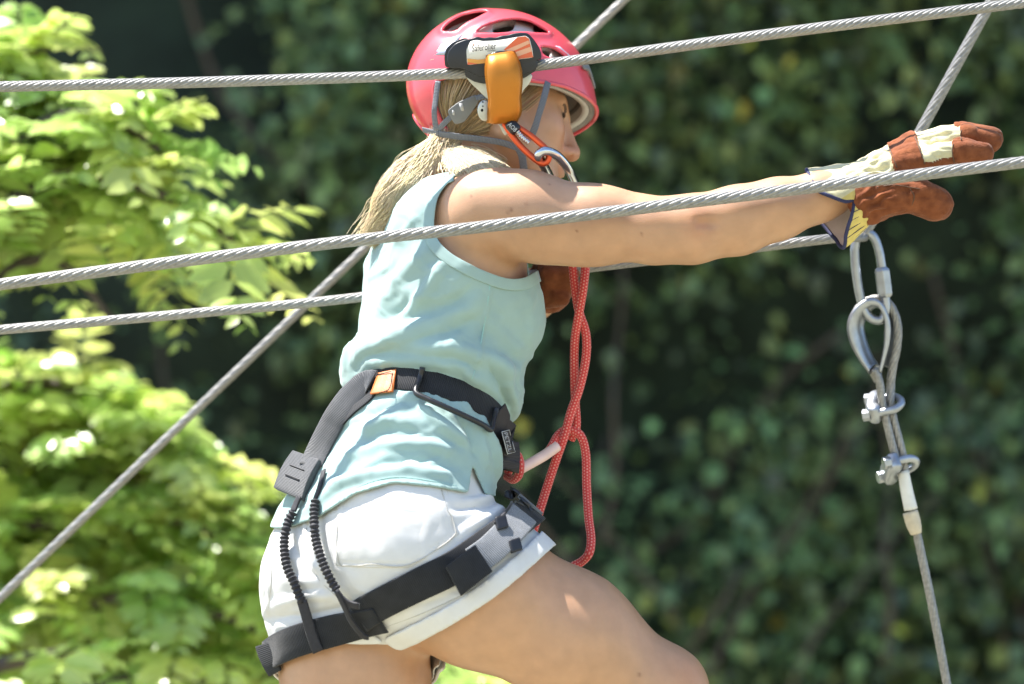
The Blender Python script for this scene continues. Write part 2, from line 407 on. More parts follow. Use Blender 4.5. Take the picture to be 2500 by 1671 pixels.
# red rope: braided sheath with pale flecks laid out along the rope
def rope_mat():
    m = pm('red_braided_rope', (.62, .05, .045), .75, var=.15, vscale=300, sheen=.3); nt = m.node_tree; N = nt.nodes; L = nt.links
    b = N['Principled BSDF']; tc = N.new('ShaderNodeTexCoord'); mp = N.new('ShaderNodeMapping')
    mp.inputs['Scale'].default_value = (210, 9, 1); L.new(tc.outputs['UV'], mp.inputs[0])
    br = N.new('ShaderNodeTexBrick'); br.offset = .5; br.inputs['Color1'].default_value = (.76, .38, .32, 1); br.inputs['Color2'].default_value = (.70, .24, .20, 1)
    br.inputs['Mortar'].default_value = (.60, .045, .04, 1); br.inputs['Scale'].default_value = 1; br.inputs['Mortar Size'].default_value = .34; br.inputs['Mortar Smooth'].default_value = .4
    br.inputs['Brick Width'].default_value = 1.0; br.inputs['Row Height'].default_value = 1.0
    L.new(mp.outputs[0], br.inputs[0]); L.new(br.outputs['Color'], b.inputs['Base Color'])
    bp = N.new('ShaderNodeBump'); bp.inputs['Strength'].default_value = .6; bp.inputs['Distance'].default_value = .0008; bp.invert = True
    L.new(br.outputs['Fac'], bp.inputs['Height']); L.new(bp.outputs[0], b.inputs['Normal']); return m
M_rope = rope_mat()
def leaf_mat(name, a, b, trans, rough=.45, var=.35):
    m = pm(name, a, rough, col2=b, vscale=6, tint=True, trans=trans, spec=.9); return m
M_bushleaf = leaf_mat('sunlit_leaflet', (.41, .59, .16), (.58, .71, .27), .5, .27)  # paler than real leaves: overexposed sunlight is put into the colour
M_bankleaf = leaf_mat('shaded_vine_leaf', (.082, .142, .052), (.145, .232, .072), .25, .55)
M_bark = pm('grey_brown_bark', (.075, .06, .05), .9, var=.35, vscale=18, bump=.8, bscale=60)
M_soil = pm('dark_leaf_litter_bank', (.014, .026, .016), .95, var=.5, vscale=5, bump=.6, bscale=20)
M_ground = pm('sandy_trodden_ground', (.30, .27, .21), .95, vscale=1.2, bump=.5, bscale=12, col2=(.21, .22, .14))
# ------------------------------------------------------------------ ground and background setting
g = 60.0
gn = 40; gx = np.linspace(-g, g, gn+1); GX, GY = np.meshgrid(gx, gx, indexing='ij')
GV = np.stack([GX.ravel(), GY.ravel(), np.zeros(GX.size)], 1); GV[:, 2] = noise(GV, .35, 3)*.12*(np.abs(GV[:, 0]) > 0)
gi = np.arange(gn)[:, None]*(gn+1)+np.arange(gn)[None]
tag(mk('ground', GV, np.stack([gi, gi+gn+1, gi+gn+2, gi+1], -1).reshape(-1, 4), M_ground, view=False), kind='structure')

def leaf_cloud(C, D, Nn, size, aspect=.55, curl=.25, fold=.25):
    """many pointed leaves: C base points, D tip directions, Nn face normals -> V, F"""
    D = nrm(D); Sd = nrm(np.cross(D, Nn)); Nn = np.cross(Sd, D); size = np.asarray(size)[:, None]
    t = [(0, 0, 0), (.35, -.5, fold*.4), (.35, .5, fold*.4), (.38, 0, -.0), (.72, -.36, fold*.3-curl*.3), (.72, .36, fold*.3-curl*.3), (.75, 0, -curl*.4), (1, 0, -curl)]
    V = np.stack([C+D*size*a+Sd*size*b*aspect+Nn*size*c for a, b, c in t], 1); n = len(C)
    f = np.array([(0, 3, 1, 1), (0, 2, 3, 3), (1, 3, 6, 4), (3, 2, 5, 6), (4, 6, 7, 7), (6, 5, 7, 7)])
    tri = [(0, 3, 1), (0, 2, 3), (1, 3, 6), (1, 6, 4), (3, 2, 5), (3, 5, 6), (4, 6, 7), (6, 5, 7)]
    F = (np.arange(n)[:, None, None]*8+np.array(tri)[None]).reshape(-1, 3)
    return V.reshape(-1, 3), F
R = np.random.RandomState(11)
def VW(px, py, y): return W(P(px, py, y)[None])[0]

# the shaded bank of vines behind (world coordinates)
bank = thing('vine_bank', 'dark green bank of tangled vines and leaves filling the shaded background', 'vines', (0, 5.2, 0), view=False)
def bank_y(x, z): return 5.6-.15*(z-2)+.0*x  # overhang added: leans forward and rises out of view to keep sun off
nx, nz = 90, 60; bx = np.linspace(-9, 9, nx+1); bz = np.linspace(-.3, 12, nz+1); BX, BZ = np.meshgrid(bx, bz, indexing='ij')
BV = np.stack([BX.ravel(), bank_y(BX, BZ).ravel()+.35, BZ.ravel()], 1); BV[:, 1] += .45*noise(BV, .8, 2)+.15*noise(BV, 2.4, 5)
bi = np.arange(nx)[:, None]*(nz+1)+np.arange(nz)[None]
n0 = len(BV); BV2 = BV.copy(); BV2[:, 1] += 4
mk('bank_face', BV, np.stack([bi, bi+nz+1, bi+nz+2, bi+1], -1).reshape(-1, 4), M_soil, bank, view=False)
# clumps of leaves hung from wandering stems
CL = []; stems = []
for k in range(14):
    x0 = R.uniform(-3.6, 3.6); z0 = R.uniform(.4, 2.6); pts = []; ang = R.uniform(-.7, .7)
    for s in range(9):
        pts.append((x0, bank_y(x0, z0)+.05-.18*R.rand(), z0)); x0 += math.sin(ang)*.33; z0 += math.cos(ang)*.36; ang += R.uniform(-.45, .45)
    stems.append(np.array(pts))
nC = 5200
cc = np.stack([R.uniform(-3.9, 3.9, nC), np.zeros(nC), R.uniform(.5, 6.6, nC)], 1)
dens = noise(cc, 1.5, 21)+.5*noise(cc, 3.3, 22)
# a darker hollow upper left, fuller to the right
dens += np.where(cc[:, 0] < -.4, -.15, .08)+np.where((cc[:, 0] < .3) & (cc[:, 2] > 3.2), -.30, 0); cc = cc[dens > -.33]
Cs, Ds, Ns, Ss, Tt = [], [], [], [], []
for c in cc:
    c[1] = bank_y(c[0], c[2])+.22-R.uniform(.0, .62); n = R.randint(12, 26); rad = R.uniform(.07, .18)
    q = c+R.normal(size=(n, 3))*rad*np.array([1, .5, .8]); Cs.append(q)
    out = nrm(q-c+np.array([0, -.12, -.02])+R.normal(size=(n, 3))*.1)
    Ds.append(nrm(out*.6+np.array([0, -.25, -.55])+R.normal(size=(n, 3))*.35)); Ns.append(nrm(np.array([0, -.7, .75])+R.normal(size=(n, 3))*.45))
    Ss.append(R.uniform(.034, .072, n)); base = R.choice([.4, .6, .9, 1.2, 1.6])*R.uniform(.8, 1.2); t = np.ones((n, 3))*base*R.uniform(.75, 1.25, (n, 1))
    y = R.rand(n) < .012; t[y] *= np.array([3.2, 2.0, .9]); hue = R.uniform(-.15, .3); t *= np.array([1+hue, 1, 1-hue*.6]); Tt.append(t)
Cs, Ds, Ns, Ss, Tt = map(np.concatenate, (Cs, Ds, Ns, Ss, Tt))
LV, LF = leaf_cloud(Cs, Ds, Ns, Ss, .72, .2, .22)
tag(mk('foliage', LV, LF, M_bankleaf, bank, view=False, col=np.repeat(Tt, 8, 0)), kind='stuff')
for k in range(7):      # thin bare stems in front of the leaves, lower right
    a = VW(R.uniform(1450, 2250), R.uniform(1250, 1750), 5.0); a[1] = bank_y(a[0], a[2])-.34; ang = R.uniform(-.8, .8); pts = [a]
    for s in range(5):
        b = pts[-1]+np.array([math.sin(ang)*.17, 0, math.cos(ang)*.17]); b[1] = bank_y(b[0], b[2])-R.uniform(.22, .44); pts.append(b); ang += R.uniform(-.3, .3)
    stems.append(np.array(pts))
for k_, s in enumerate(stems):
    p = smooth_path(s, 40); p += .03*np.stack([noise(p, 3, i+40) for i in range(3)], 1)
    r = np.linspace(.020, .008, 40)*(R.uniform(.6, 1.2) if k_ < 14 else R.uniform(.3, .6)); v, f, u = tube(p, r, 7); mk('stem', v, f, M_bark, bank, view=False, uv=u)

# the sunlit tree at the left: arching branches carrying feathery compound leaves
tree = thing('feathery_leaved_tree', 'sunlit bright green tree with feathery compound leaves at the left', 'tree', (-2.3, 2.1, 0), view=False)
br_specs = [  # picture points (px, py, depth) of each branch
    [(-650, 900, 1.52), (-300, 520, 1.52), (-60, 200, 1.52), (110, 130, 1.52)],
    [(-600, 1000, 1.62), (-250, 640, 1.52), (60, 330, 1.42), (250, 300, 1.37), (380, 370, 1.32)],
    [(-600, 1050, 1.52), (-200, 700, 1.42), (120, 450, 1.37), (380, 480, 1.32), (570, 600, 1.27)],
    [(-500, 1150, 1.52), (-120, 800, 1.42), (100, 640, 1.42), (280, 790, 1.37)],
    [(-520, 1300, 2.15), (-150, 1030, 2.15), (80, 930, 2.05), (280, 1010, 2.00), (460, 1150, 1.95)],
    [(-520, 1450, 2.25), (-100, 1200, 2.15), (200, 1100, 2.05), (480, 1190, 1.95), (600, 1270, 1.95)],
    [(-500, 1650, 2.15), (-100, 1350, 2.05), (250, 1260, 1.95), (520, 1290, 1.90), (760, 1420, 1.85)],
    [(-500, 1800, 2.15), (-50, 1560, 2.05), (300, 1450, 1.85), (560, 1500, 1.85), (720, 1600, 1.80)],
    [(-300, 1900, 2.15), (150, 1720, 1.95), (500, 1640, 1.85), (900, 1650, 1.95), (1180, 1720, 2.05)],
    [(-300, 1720, 1.6), (-20, 1625, 1.5), (120, 1600, 1.5), (230, 1585, 1.45)],
    [(-300, 2050, 2.25), (300, 1900, 2.15), (800, 1780, 2.15), (1250, 1700, 2.25)],
]
trunk_top = VW(-500, 1500, 1.9); base = np.array([trunk_top[0]-.1, trunk_top[1], -.1])
p = smooth_path(np.array([base, base*.5+trunk_top*.5+np.array([.06, .03, 0]), trunk_top, VW(-620, 1000, 1.95)]), 30)
v, f, u = tube(p, np.linspace(.11, .05, 30), 12); mk('trunk', v, f, M_bark, tree, view=False, uv=u)
fr = []
for bi_, b in enumerate(br_specs):
    q = np.array([VW(*x) for x in b]); pth = smooth_path(q, 50); pth += .015*np.stack([noise(pth, 4, i+60) for i in range(3)], 1)
    v, f, u = tube(pth, np.linspace(.028, .006, 50), 7); mk('branch', v, f, M_bark, tree, view=False, uv=u)
    nf = (30, 40, 44, 6, 40, 40, 44, 44, 44, 6, 44)[bi_]
    for i in range(nf):
        t = 16+(33*(i+R.rand())/nf); k = int(t); a = pth[k]; tan = nrm(pth[min(k+1, 49)]-pth[k-1])
        side = nrm(np.cross(tan, [0, 0, 1.]))*(1 if i % 2 else -1)
        fr.append((a+R.normal(size=3)*.03, nrm(tan*R.uniform(.2, .9)+side*R.uniform(.2, 1.)+np.array([0, 0, R.uniform(-.1, .45)])+R.normal(size=3)*.25)))
up_poly = [(-120, 20), (60, 60), (140, 170), (210, 270), (310, 350), (410, 470), (480, 560), (400, 580), (280, 530), (130, 530), (-120, 570)]
low_poly = [(-120, 840), (130, 900), (260, 1010), (430, 1160), (600, 1260), (760, 1400), (900, 1560), (1350, 1690), (1350, 1900), (-120, 1900)]
for poly, cnt, d0, d1 in ((up_poly, 200, 1.5, 1.85), (low_poly, 460, 2.0, 2.5)):
    pl = np.array(poly); q = np.stack([R.uniform(pl[:, 0].min(), pl[:, 0].max(), 9*cnt), R.uniform(pl[:, 1].min(), pl[:, 1].max(), 9*cnt)], 1)
    q = q[poly_sd(q, pl) < -25][:cnt]
    for x, y in q:
        fr.append((VW(x-R.uniform(20, 90), y-R.uniform(-10, 40), R.uniform(d0, d1)), nrm(np.array([R.uniform(-.2, 1), R.uniform(-.9, .6), R.uniform(-.45, .25)]))))
Cs, Ds, Ns, Ss, Tt = [], [], [], [], []
for a, d in fr:
    L_ = R.uniform(.12, .22); n = 6; s = (np.arange(n)+1)/n
    droop = np.array([0, 0, -1.]); rach = a+d*(s*L_)[:, None]+droop*(s**2*L_*R.uniform(.1, .6))[:, None]
    tg = nrm(np.gradient(rach, axis=0)); sd = nrm(np.cross(tg, [0, 0, 1.])); up = np.cross(sd, tg)
    base = R.uniform(.75, 1.25); warm = R.uniform(.9, 1.2)
    for sg in (-1, 1):
        Cs.append(rach); Ds.append(nrm(sd*sg+tg*.55-up*.18+R.normal(size=(n, 3))*.12)); Ns.append(nrm(up+np.array([-.2, -.65, .4])+R.normal(size=(n, 3))*.5))
        Ss.append(.078*np.sin(np.pi*(.25+.62*s))*R.uniform(.85, 1.15)); Tt.append(np.ones((n, 3))*base*np.array([warm, 1, .9])*R.uniform(.85, 1.15, (n, 1)))
Cs, Ds, Ns, Ss, Tt = map(np.concatenate, (Cs, Ds, Ns, Ss, Tt))
LV, LF = leaf_cloud(Cs, Ds, Ns, Ss, .52, .12, .1)
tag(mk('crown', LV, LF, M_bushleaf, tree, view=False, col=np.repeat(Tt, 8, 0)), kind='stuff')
# ------------------------------------------------------------------ wire ropes
def lobes(n, depth): return lambda ph: 1-depth*(1-np.abs(np.cos(ph*n/2)))**2.2
def cable(name, pts, r, label, strands=9, lay=.11, step=.005, sides=None, sm=True, ext=1.2, parent=None, depth=.19):
    pts = np.asarray(pts, float)
    if ext:
        pts = np.vstack([pts[0]+nrm(pts[0]-pts[1])*ext, pts, pts[-1]+nrm(pts[-1]-pts[-2])*ext])
    L = np.linalg.norm(np.diff(pts, axis=0), axis=1).sum(); n = max(8, int(L/step))
    sides = sides or strands*8
    v, f, u = tube(smooth_path(pts, n) if len(pts) > 2 else pts[0]+(pts[-1]-pts[0])*np.linspace(0, 1, n)[:, None], r, sides, profile=lobes(strands, depth), twist=2*np.pi/lay)
    o = mk(name, v, f, M_cable, parent, uv=u)
    if label: tag(o, label, 'cable')
    return o
YA = -.075; YB = -.205; YC = .12; YH = .20
cable('wire_rope', PP([(-40, 213), (426, 203), (850, 190), (1100, 180), (1205, 174), (1316, 160), (1600, 122), (1918, 79), (2240, 39), (2560, 0)], YA), .0082,
      'topmost steel cable with the black trolley hanging on it in front of the helmet', 9, lay=-.10)
cable('wire_rope', PP([(-40, 700), (420, 641), (853, 589), (1279, 543), (1865, 472), (2200, 432), (2560, 389)], YB), .0087,
      'steel cable in front of the outstretched arm, passing the glove', 9, lay=-.15)
QL = P(2112, 585, YH)
cable('wire_rope', np.vstack([PP([(-2060, 984), (-60, 811), (430, 769), (863, 728), (1380, 661), (1700, 623), (2020, 584)], YC), [QL+[0, 0, .004]]]), .0075,
      'lower steel cable running behind the climber at her back', 9, lay=-.14, ext=0)
cable('wire_rope', [P(2108, 578, YH), P(2245, 325, YH), P(2410, 22, YH), P(2520, -180, YH), P(2900, -880, YH)], .0085,
      'steel cable slanting up to the top right corner behind the glove', 9, lay=.16, ext=0)
cable('wire_rope', [P(-60, 1518, .62), P(1540, -16, .62)], .0070, 'out of focus guy cable crossing diagonally behind the climber', 7, lay=.16, step=.008, sides=28)
# ------------------------------------------------------------------ the hanging assembly at the right
ql = thing('quick_link', 'oval steel screw link hanging below the yellow glove cuff', 'link', P(2100, 760, YH))
c0 = P(2115, 660, YH)
def z4(x, y): return (1950+x/3.409, 540+y/3.409)
lk = [z4(*q) for q in [(465, 240), (475, 400), (505, 600), (545, 740), (610, 815), (690, 820), (722, 740), (720, 640), (705, 520), (690, 380), (665, 240), (620, 130), (545, 90), (485, 130)]]
lkp = PP(lk, YH); lkp[:, 1] += np.linspace(-.006, .006, len(lkp))*0
lp = smooth_path(np.vstack([lkp, lkp[:1]]), 120)[:-1]; v, f, u = tube(lp, .0071, 14, closed=True); mk('link_body', v, f, M_zinc, ql, uv=u)
a, b = P(*z4(690, 385), YH), P(*z4(722, 640), YH); ax = nrm(b-a)
v, f, u = tube(np.array([a, a+ax*.003, a+ax*.006, b-ax*.006, b-ax*.003, b]), [.0085, .0115, .0125, .0125, .0115, .0085], 6); mk('nut', v, f, M_zinc, ql, False, bevel=.0012)
th = thing('thimble', 'teardrop steel cable thimble held by the screw link', 'thimble', P(2150, 900, YH))
tp = [z4(*q) for q in [(640, 1240), (565, 1120), (505, 980), (490, 860), (530, 760), (610, 690), (690, 690), (745, 760), (770, 860), (765, 1000), (745, 1120), (720, 1230)]]
tpp = smooth_path(PP(tp, YH+.004), 70); T_, N_, B_ = frames(tpp); cen = PP([z4(640, 930)], YH+.004)[0]
outw = nrm(np.stack([tpp[:, 0]-cen[0], tpp[:, 1]*0, tpp[:, 2]-cen[2]], 1)); dep = np.array([0, 1., 0])
prof = [(1.5*a_, b_) for a_, b_ in [(-.013, .007), (-.0125, -.001), (-.007, -.006), (0, -.008), (.007, -.006), (.0125, -.001), (.013, .007), (.0105, .007), (.009, 0), (0, -.004), (-.009, 0), (-.0105, .007)]]
skew = np.array([.55, .83, 0])
TV = np.stack([tpp+skew*a_+outw*b_ for a_, b_ in prof], 1); m_ = len(prof); nT = len(tpp)
TF = [(i*m_+j, i*m_+(j+1) % m_, (i+1)*m_+(j+1) % m_, (i+1)*m_+j) for i in range(nT-1) for j in range(m_)]+[tuple(range(m_)), tuple(range((nT-1)*m_, nT*m_))]
mk('groove', TV.reshape(-1, 3), TF, M_zinc, th)
hc = thing('hanging_cable', 'steel cable hanging from the thimble down to the lower right edge', 'cable', P(2300, 1660, YH))
ep = [z4(*q) for q in [(660, 1330), (570, 1160), (470, 960), (450, 840), (520, 700), (640, 650), (740, 680), (800, 780), (825, 900), (815, 1060), (785, 1200), (765, 1380)]]
cable('eye', np.vstack([PP(ep, YH+.006), PP([(2178, 1010), (2203, 1110), (2212, 1180), (2240, 1310), (2274, 1470), (2312, 1671), (2400, 2150)], YH)]), .0068, None, 6, lay=.09, ext=0, parent=hc)
cable('dead_end', PP([z4(640, 1230), z4(690, 1330), (2160, 985), (2180, 1070), (2196, 1130)], YH-.004)+np.array([-.004, -.004, 0]), .0064, None, 6, lay=.09, ext=0, parent=hc)
tp_ = smooth_path(PP([(2205, 1150), (2213, 1195), (2224, 1245)], YH-.002), 12); v, f, u = tube(tp_, np.linspace(.0088, .0105, 12), 14); mk('tape_wrap', v, f, M_tape, hc, uv=u)
tp_ = smooth_path(PP([(2222, 1250), (2230, 1278), (2237, 1304)], YH-.002), 10); v, f, u = tube(tp_, [.0118, .012, .0118, .012, .0119, .0117, .0112, .0105, .0095, .0085], 14); mk('tape_end', v, f, M_tan, hc, uv=u)
def clip(cx, cy, tilt, label, flip=1):
    t = thing('wire_rope_clip', label, 'clip', P(cx, cy, YH), 'wire rope clips on the hanging cable')
    C = P(cx, cy, YH); e1 = np.array([math.cos(tilt), -.25*flip, math.sin(tilt)]); e1 = nrm(e1); e3 = nrm(np.array([.18, 0, 1.])-e1*(np.array([.18, 0, 1.])@e1)); e2 = np.cross(e3, e1); rc, rs = math.cos(.62*flip), math.sin(.62*flip); e2, e3 = e2*rc+e3*rs, e3*rc-e2*rs
    def Q(a, b, c): return C+(e1*a+e2*b+e3*c)*.98
    up = [Q(-.028, -.019, -.002), Q(-.01, -.020, .001)]+[Q(.002+.021*math.sin(s), -.020*math.cos(s), .002) for s in np.linspace(.3, np.pi-.3, 9)]+[Q(-.01, .020, .001), Q(-.028, .019, -.002)]
    v, f, u = tube(smooth_path(np.array(up), 44), .0062, 10); mk('u_bolt', v, f, M_zinc, t, uv=u)
    sd = [(-.026, -.03), (-.012, -.033), (-.006, -.017), (-.013, -.006), (-.013, .006), (-.006, .017), (-.012, .033), (-.026, .03), (-.031, .015), (-.031, -.015)]
    v, f = extrude_poly(np.array([Q(a, b*.92, .014) for a, b in sd]), np.array([Q(a, b*.92, -.015) for a, b in sd])); mk('saddle', v, f, M_zinc, t, bevel=.005, smooth=True)
    for s in (-1, 1):
        hx = [Q(-.024, s*.0215, -.0)+e2*.0095*math.cos(w)+e3*.0095*math.sin(w) for w in np.arange(6)*np.pi/3]
        v, f = extrude_poly(np.array(hx)-e1*.012, np.array(hx)); mk('nut', v, f, M_zinc, t, False, bevel=.001)
clip(2165, 990, .12, 'upper wire rope clip, just under the thimble')
clip(2203, 1140, .16, 'lower wire rope clip, just above the white tape', -1)
# ------------------------------------------------------------------ the climber: body shape as one signed distance field
TH = math.radians(32)
def tilt(v): return np.array([v[0], v[1]*ca+v[2]*sa, -v[1]*sa+v[2]*ca])      # upright frame -> view frame
hipC = P(925, 1300, -.08); nekC = P(1132, 462, .075)
UT = nrm(nekC-hipC); ST = tilt((math.sin(TH), -math.cos(TH), 0)); ST = nrm(ST-UT*(ST@UT)); FT = np.cross(UT, ST)
if FT[0] < 0: FT = -FT
LT = np.linalg.norm(nekC-hipC)
# stations: picture centre, depth, half width (side), half depth (front)
STN = [(905, 1440, -.085, .115, .075), (915, 1380, -.085, .150, .105), (935, 1290, -.075, .168, .118), (985, 1140, -.05, .150, .108), (1042, 985, -.02, .124, .098),
       (1072, 850, .005, .130, .104), (1093, 720, .03, .140, .108), (1110, 600, .05, .136, .098), (1122, 520, .065, .105, .078), (1132, 455, .075, .052, .052)]
_c = np.array([P(a, b, y) for a, b, y, _, _ in STN]); _h = (_c-hipC)@UT; _off = _c-hipC-_h[:, None]*UT
_a = np.array([s[3] for s in STN]); _b = np.array([s[4] for s in STN])
def torso_coords(V):
    h = (V-hipC)@UT; hc = np.clip(h, _h[0], _h[-1])
    o = np.stack([np.interp(hc, _h, _off[:, k]) for k in range(3)], 1)
    q = V-hipC-hc[:, None]*UT-o
    return h, hc, q@ST, q@FT, q@UT
def torso(V):
    h, hc, s, f, u = torso_coords(V); a = np.interp(hc, _h, _a); b = np.interp(hc, _h, _b)
    k0 = np.sqrt((s/a)**2+(f/b)**2+(u/.05)**2); k1 = np.sqrt((s/a**2)**2+(f/b**2)**2+(u/.05**2)**2)
    return k0*(k0-1)/np.maximum(k1, 1e-6)*.95
def sidept(px, py, y): return P(px, py, y)
NG = P(972, 1352, -.150); FG = P(830, 1398, -.075)                      # buttocks, near and far
NTH = [P(1045, 1384, -.150), P(1165, 1446, -.155), P(1390, 1556, -.145), P(1604, 1702, -.13)]
NTR = [.104, .100, .088, .068]
FTH = [P(846, 1450, -.08), P(868, 1660, -.09), P(880, 1800, -.07), P(885, 2060, .0)]
FTR = [.108, .100, .090, .066]
def near_leg(V):
    d = chain(V, NTH, NTR, .04)
    d = smin(d, chain(V, [P(1604, 1702, -.13), P(1610, 1960, -.09), P(1590, 2330, -.02)], [.066, .058, .038], .03), .03)
    d = smin(d, ell(V, P(1634, 1675, -.135), (.043, .045, .046)), .03)
    return d
def far_leg(V):
    d = chain(V, FTH, FTR, .04)
    return smin(d, chain(V, [P(885, 2060, 0), P(860, 2260, .04), P(820, 2560, .1)], [.06, .058, .04], .03), .03)
def glutes(V): return smin(np.linalg.norm(V-NG, axis=1)-.112, np.linalg.norm(V-FG, axis=1)-.098, .014)
def pelvis(V):
    return smin(torso(V), glutes(V), .05)
def bust(V):
    c = P(1200, 775, -.03); c2 = P(1215, 770, .12)
    return smin(ell(V, c, (.062, .062, .062)), ell(V, c2, (.06, .06, .06)), .03)
SH = P(1188, 522, -.085)
NARM = [SH, P(1300, 528, -.105), P(1450, 548, -.118), P(1600, 564, -.125), P(1690, 560, -.128), P(1800, 539, -.125), P(1900, 510, -.118), P(2000, 481, -.112), P(2070, 460, -.110)]
NAR = [.064, .058, .0500, .0445, .0462, .0460, .0410, .0330, .0275]
FARM = [P(1150, 530, .22), P(1200, 690, .31), P(1215, 780, .32), P(1300, 720, .22), P(1345, 690, .16)]
FAR_ = [.055, .045, .042, .036, .028]
def shoulders(V):
    d = rcone(V, P(1140, 445, .055), P(1188, 500, -.06), .040, .052)
    d = smin(d, rcone(V, P(1140, 450, .1), P(1150, 520, .2), .040, .055), .03)
    d = smin(d, rcone(V, P(1085, 560, -.035), P(1120, 690, -.055), .062, .075), .04)      # shoulder blade and side
    return d
def arms(V):
    d = chain(V, NARM, NAR, .022)
    d = smin(d, ell(V, P(1400, 585, -.108), (.085, .036, .034)), .03)                     # triceps
    d = smin(d, ell(V, P(1445, 520, -.118), (.075, .034, .030)), .03)                     # biceps
    d = smin(d, ell(V, P(1268, 508, -.112), (.070, .045, .048), np.array([[.97, 0, -.24], [0, 1, 0], [.24, 0, .97]])), .025)   # deltoid
    d = smin(d, ell(V, P(1708, 582, -.140), (.020, .022, .020)), .018)                    # elbow
    d = smin(d, ell(V, P(1810, 522, -.135), (.065, .030, .026), np.array([[.97, 0, .24], [0, 1, 0], [-.24, 0, .97]])), .025)   # forearm
    d = smax(d, -ell(V, P(1730, 545, -.180), (.014, .005, .004)), .010)
    return smin(d, chain(V, FARM, FAR_, .02), .005)
arms = near_only(arms, P(1600, 600, 0), .36)
near_leg = near_only(near_leg, P(1450, 1800, -.1), .47); far_leg = near_only(far_leg, P(860, 1950, .06), .48)
shoulders = near_only(shoulders, P(1130, 550, .05), .24); bust = near_only(bust, P(1240, 772, .05), .16)
# head frame: forward, up, her right side
HYAW = math.radians(18); HPITCH = math.radians(-6); HROLL = math.radians(14)
def hframe():
    f = np.array([math.cos(HYAW), math.sin(HYAW), 0]); r = np.array([math.sin(HYAW), -math.cos(HYAW), 0]); u = np.array([0, 0, 1.])
    f, u = f*math.cos(HPITCH)+u*math.sin(HPITCH), u*math.cos(HPITCH)-f*math.sin(HPITCH)
    r, u = r*math.cos(HROLL)+u*math.sin(HROLL), u*math.cos(HROLL)-r*math.sin(HROLL)
    return tilt(f), tilt(u), tilt(r)
HF, HU, HR = hframe(); HB = np.stack([HF, HU, HR]); HC = P(1219, 280, .115); HS = 1.08
def toH(V): return (V-HC)@HB.T/HS
def fromH(q): return np.asarray(q, float)@HB*HS+HC
def head(V):
    q = toH(V); A = lambda *v: np.array(v); m = q.copy(); m[:, 2] = np.abs(m[:, 2])
    d = ell(q, A(-.012, .026, 0), (.096, .086, .076))
    d = smin(d, ell(q, A(.032, -.015, 0), (.056, .075, .060)), .03)
    d = smin(d, ell(q, A(.040, -.058, 0), (.043, .050, .046)), .03)
    d = smin(d, rcone(m, A(-.004, -.055, .050), A(.058, -.100, .012), .021, .017), .025)
    d = smin(d, ell(q, A(.066, -.100, 0), (.018, .015, .018)), .02)
    d = smin(d, ell(m, A(.052, -.030, .040), (.026, .022, .022)), .02)
    d = smin(d, rcone(m, A(.090, .018, .0), A(.074, .018, .036), .0105, .009), .016)
    d = smax(d, -ell(m, A(.090, -.002, .033), (.017, .013, .017)), .012)
    d = smin(d, ell(m, A(.0690, -.003, .033), (.0125, .0125, .0135)), .003)
    d = smin(d, rcone(q, A(.093, .006, 0), A(.108, -.036, 0), .0085, .0098), .014)
    d = smin(d, ell(q, A(.106, -.042, 0), (.0115, .0105, .0115)), .008)
    d = smin(d, ell(m, A(.095, -.046, .0115), (.0105, .0085, .0075)), .006)
    d = smax(d, -ell(m, A(.1005, -.0530, .0078), (.0070, .0068, .0044)), .0025)
    d = smin(d, rcone(m, A(.092, -.066, 0), A(.080, -.069, .020), .0060, .0035), .006)
    d = smin(d, rcone(m, A(.091, -.076, 0), A(.080, -.074, .018), .0068, .0035), .005)
    d = smin(d, ell(m, A(-.014, -.012, .078), (.018, .032, .007)), .008)
    return d*HS
head = near_only(head, HC, .15)
def neck(V): return rcone(V, P(1138, 470, .075), P(1200, 330, .105), .056, .052)
def feet(V):
    a = rcone(V, P(1590, 2350, -.03), P(1730, 2390, .01), .04, .032); b = rcone(V, P(810, 2600, .1), P(950, 2620, .14), .04, .032)
    return np.minimum(a, b)
NH = P(2090, 455, -.112)
def body(V):
    d = pelvis(V); d = smin(d, near_leg(V), .035); d = smin(d, far_leg(V), .03); d = smin(d, bust(V), .03)
    d = smin(d, shoulders(V), .035); d = smin(d, arms(V), .03); d = smin(d, neck(V), .03); d = smin(d, head(V), .012)
    return smin(d, feet(V), .03)
lo = np.array([-.46, -.31, -1.13]); hi = np.array([.55, .46, .50])
BVt, BFc = surface_net(body, lo, hi, .0032)
BVt = relax(BVt, BFc, 2, .4)
# warm and pale patches of the skin itself: cheeks, nose, elbow, knuckles of the knee
bt = np.ones((len(BVt), 3))
def blush(c, r, t):
    w = np.exp(-(np.linalg.norm(BVt-c, axis=1)/r)**2)[:, None]; bt[:] = bt*(1-w)+bt*np.array(t)*w
blush(fromH((.085, -.04, .035)), .03, (1.02, .84, .80)); blush(fromH((.11, -.045, 0)), .018, (1.03, .84, .80)); blush(P(1705, 552, -.17), .02, (1.0, .85, .8))
blush(P(1700, 1660, -.19), .04, (1.0, .9, .86)); blush(fromH((.085, -.07, .012)), .012, (.95, .62, .60))
for mx, my, rr in [(1248, 513, .0016), (1240, 519, .0012), (1284, 497, .0011), (1566, 572, .0012), (1409, 565, .0011), (1561, 1648, .0015), (1150, 480, .001), (1340, 450, .001)]:
    blush(march(mx, my, body)[0], rr*1.6, (.45, .33, .3))
person = thing('person', 'climber in a mint tank top and white shorts reaching along the cable', 'person', P(1180, 2420, -.02))
mk('body', BVt, BFc, M_skin, person, col=bt)

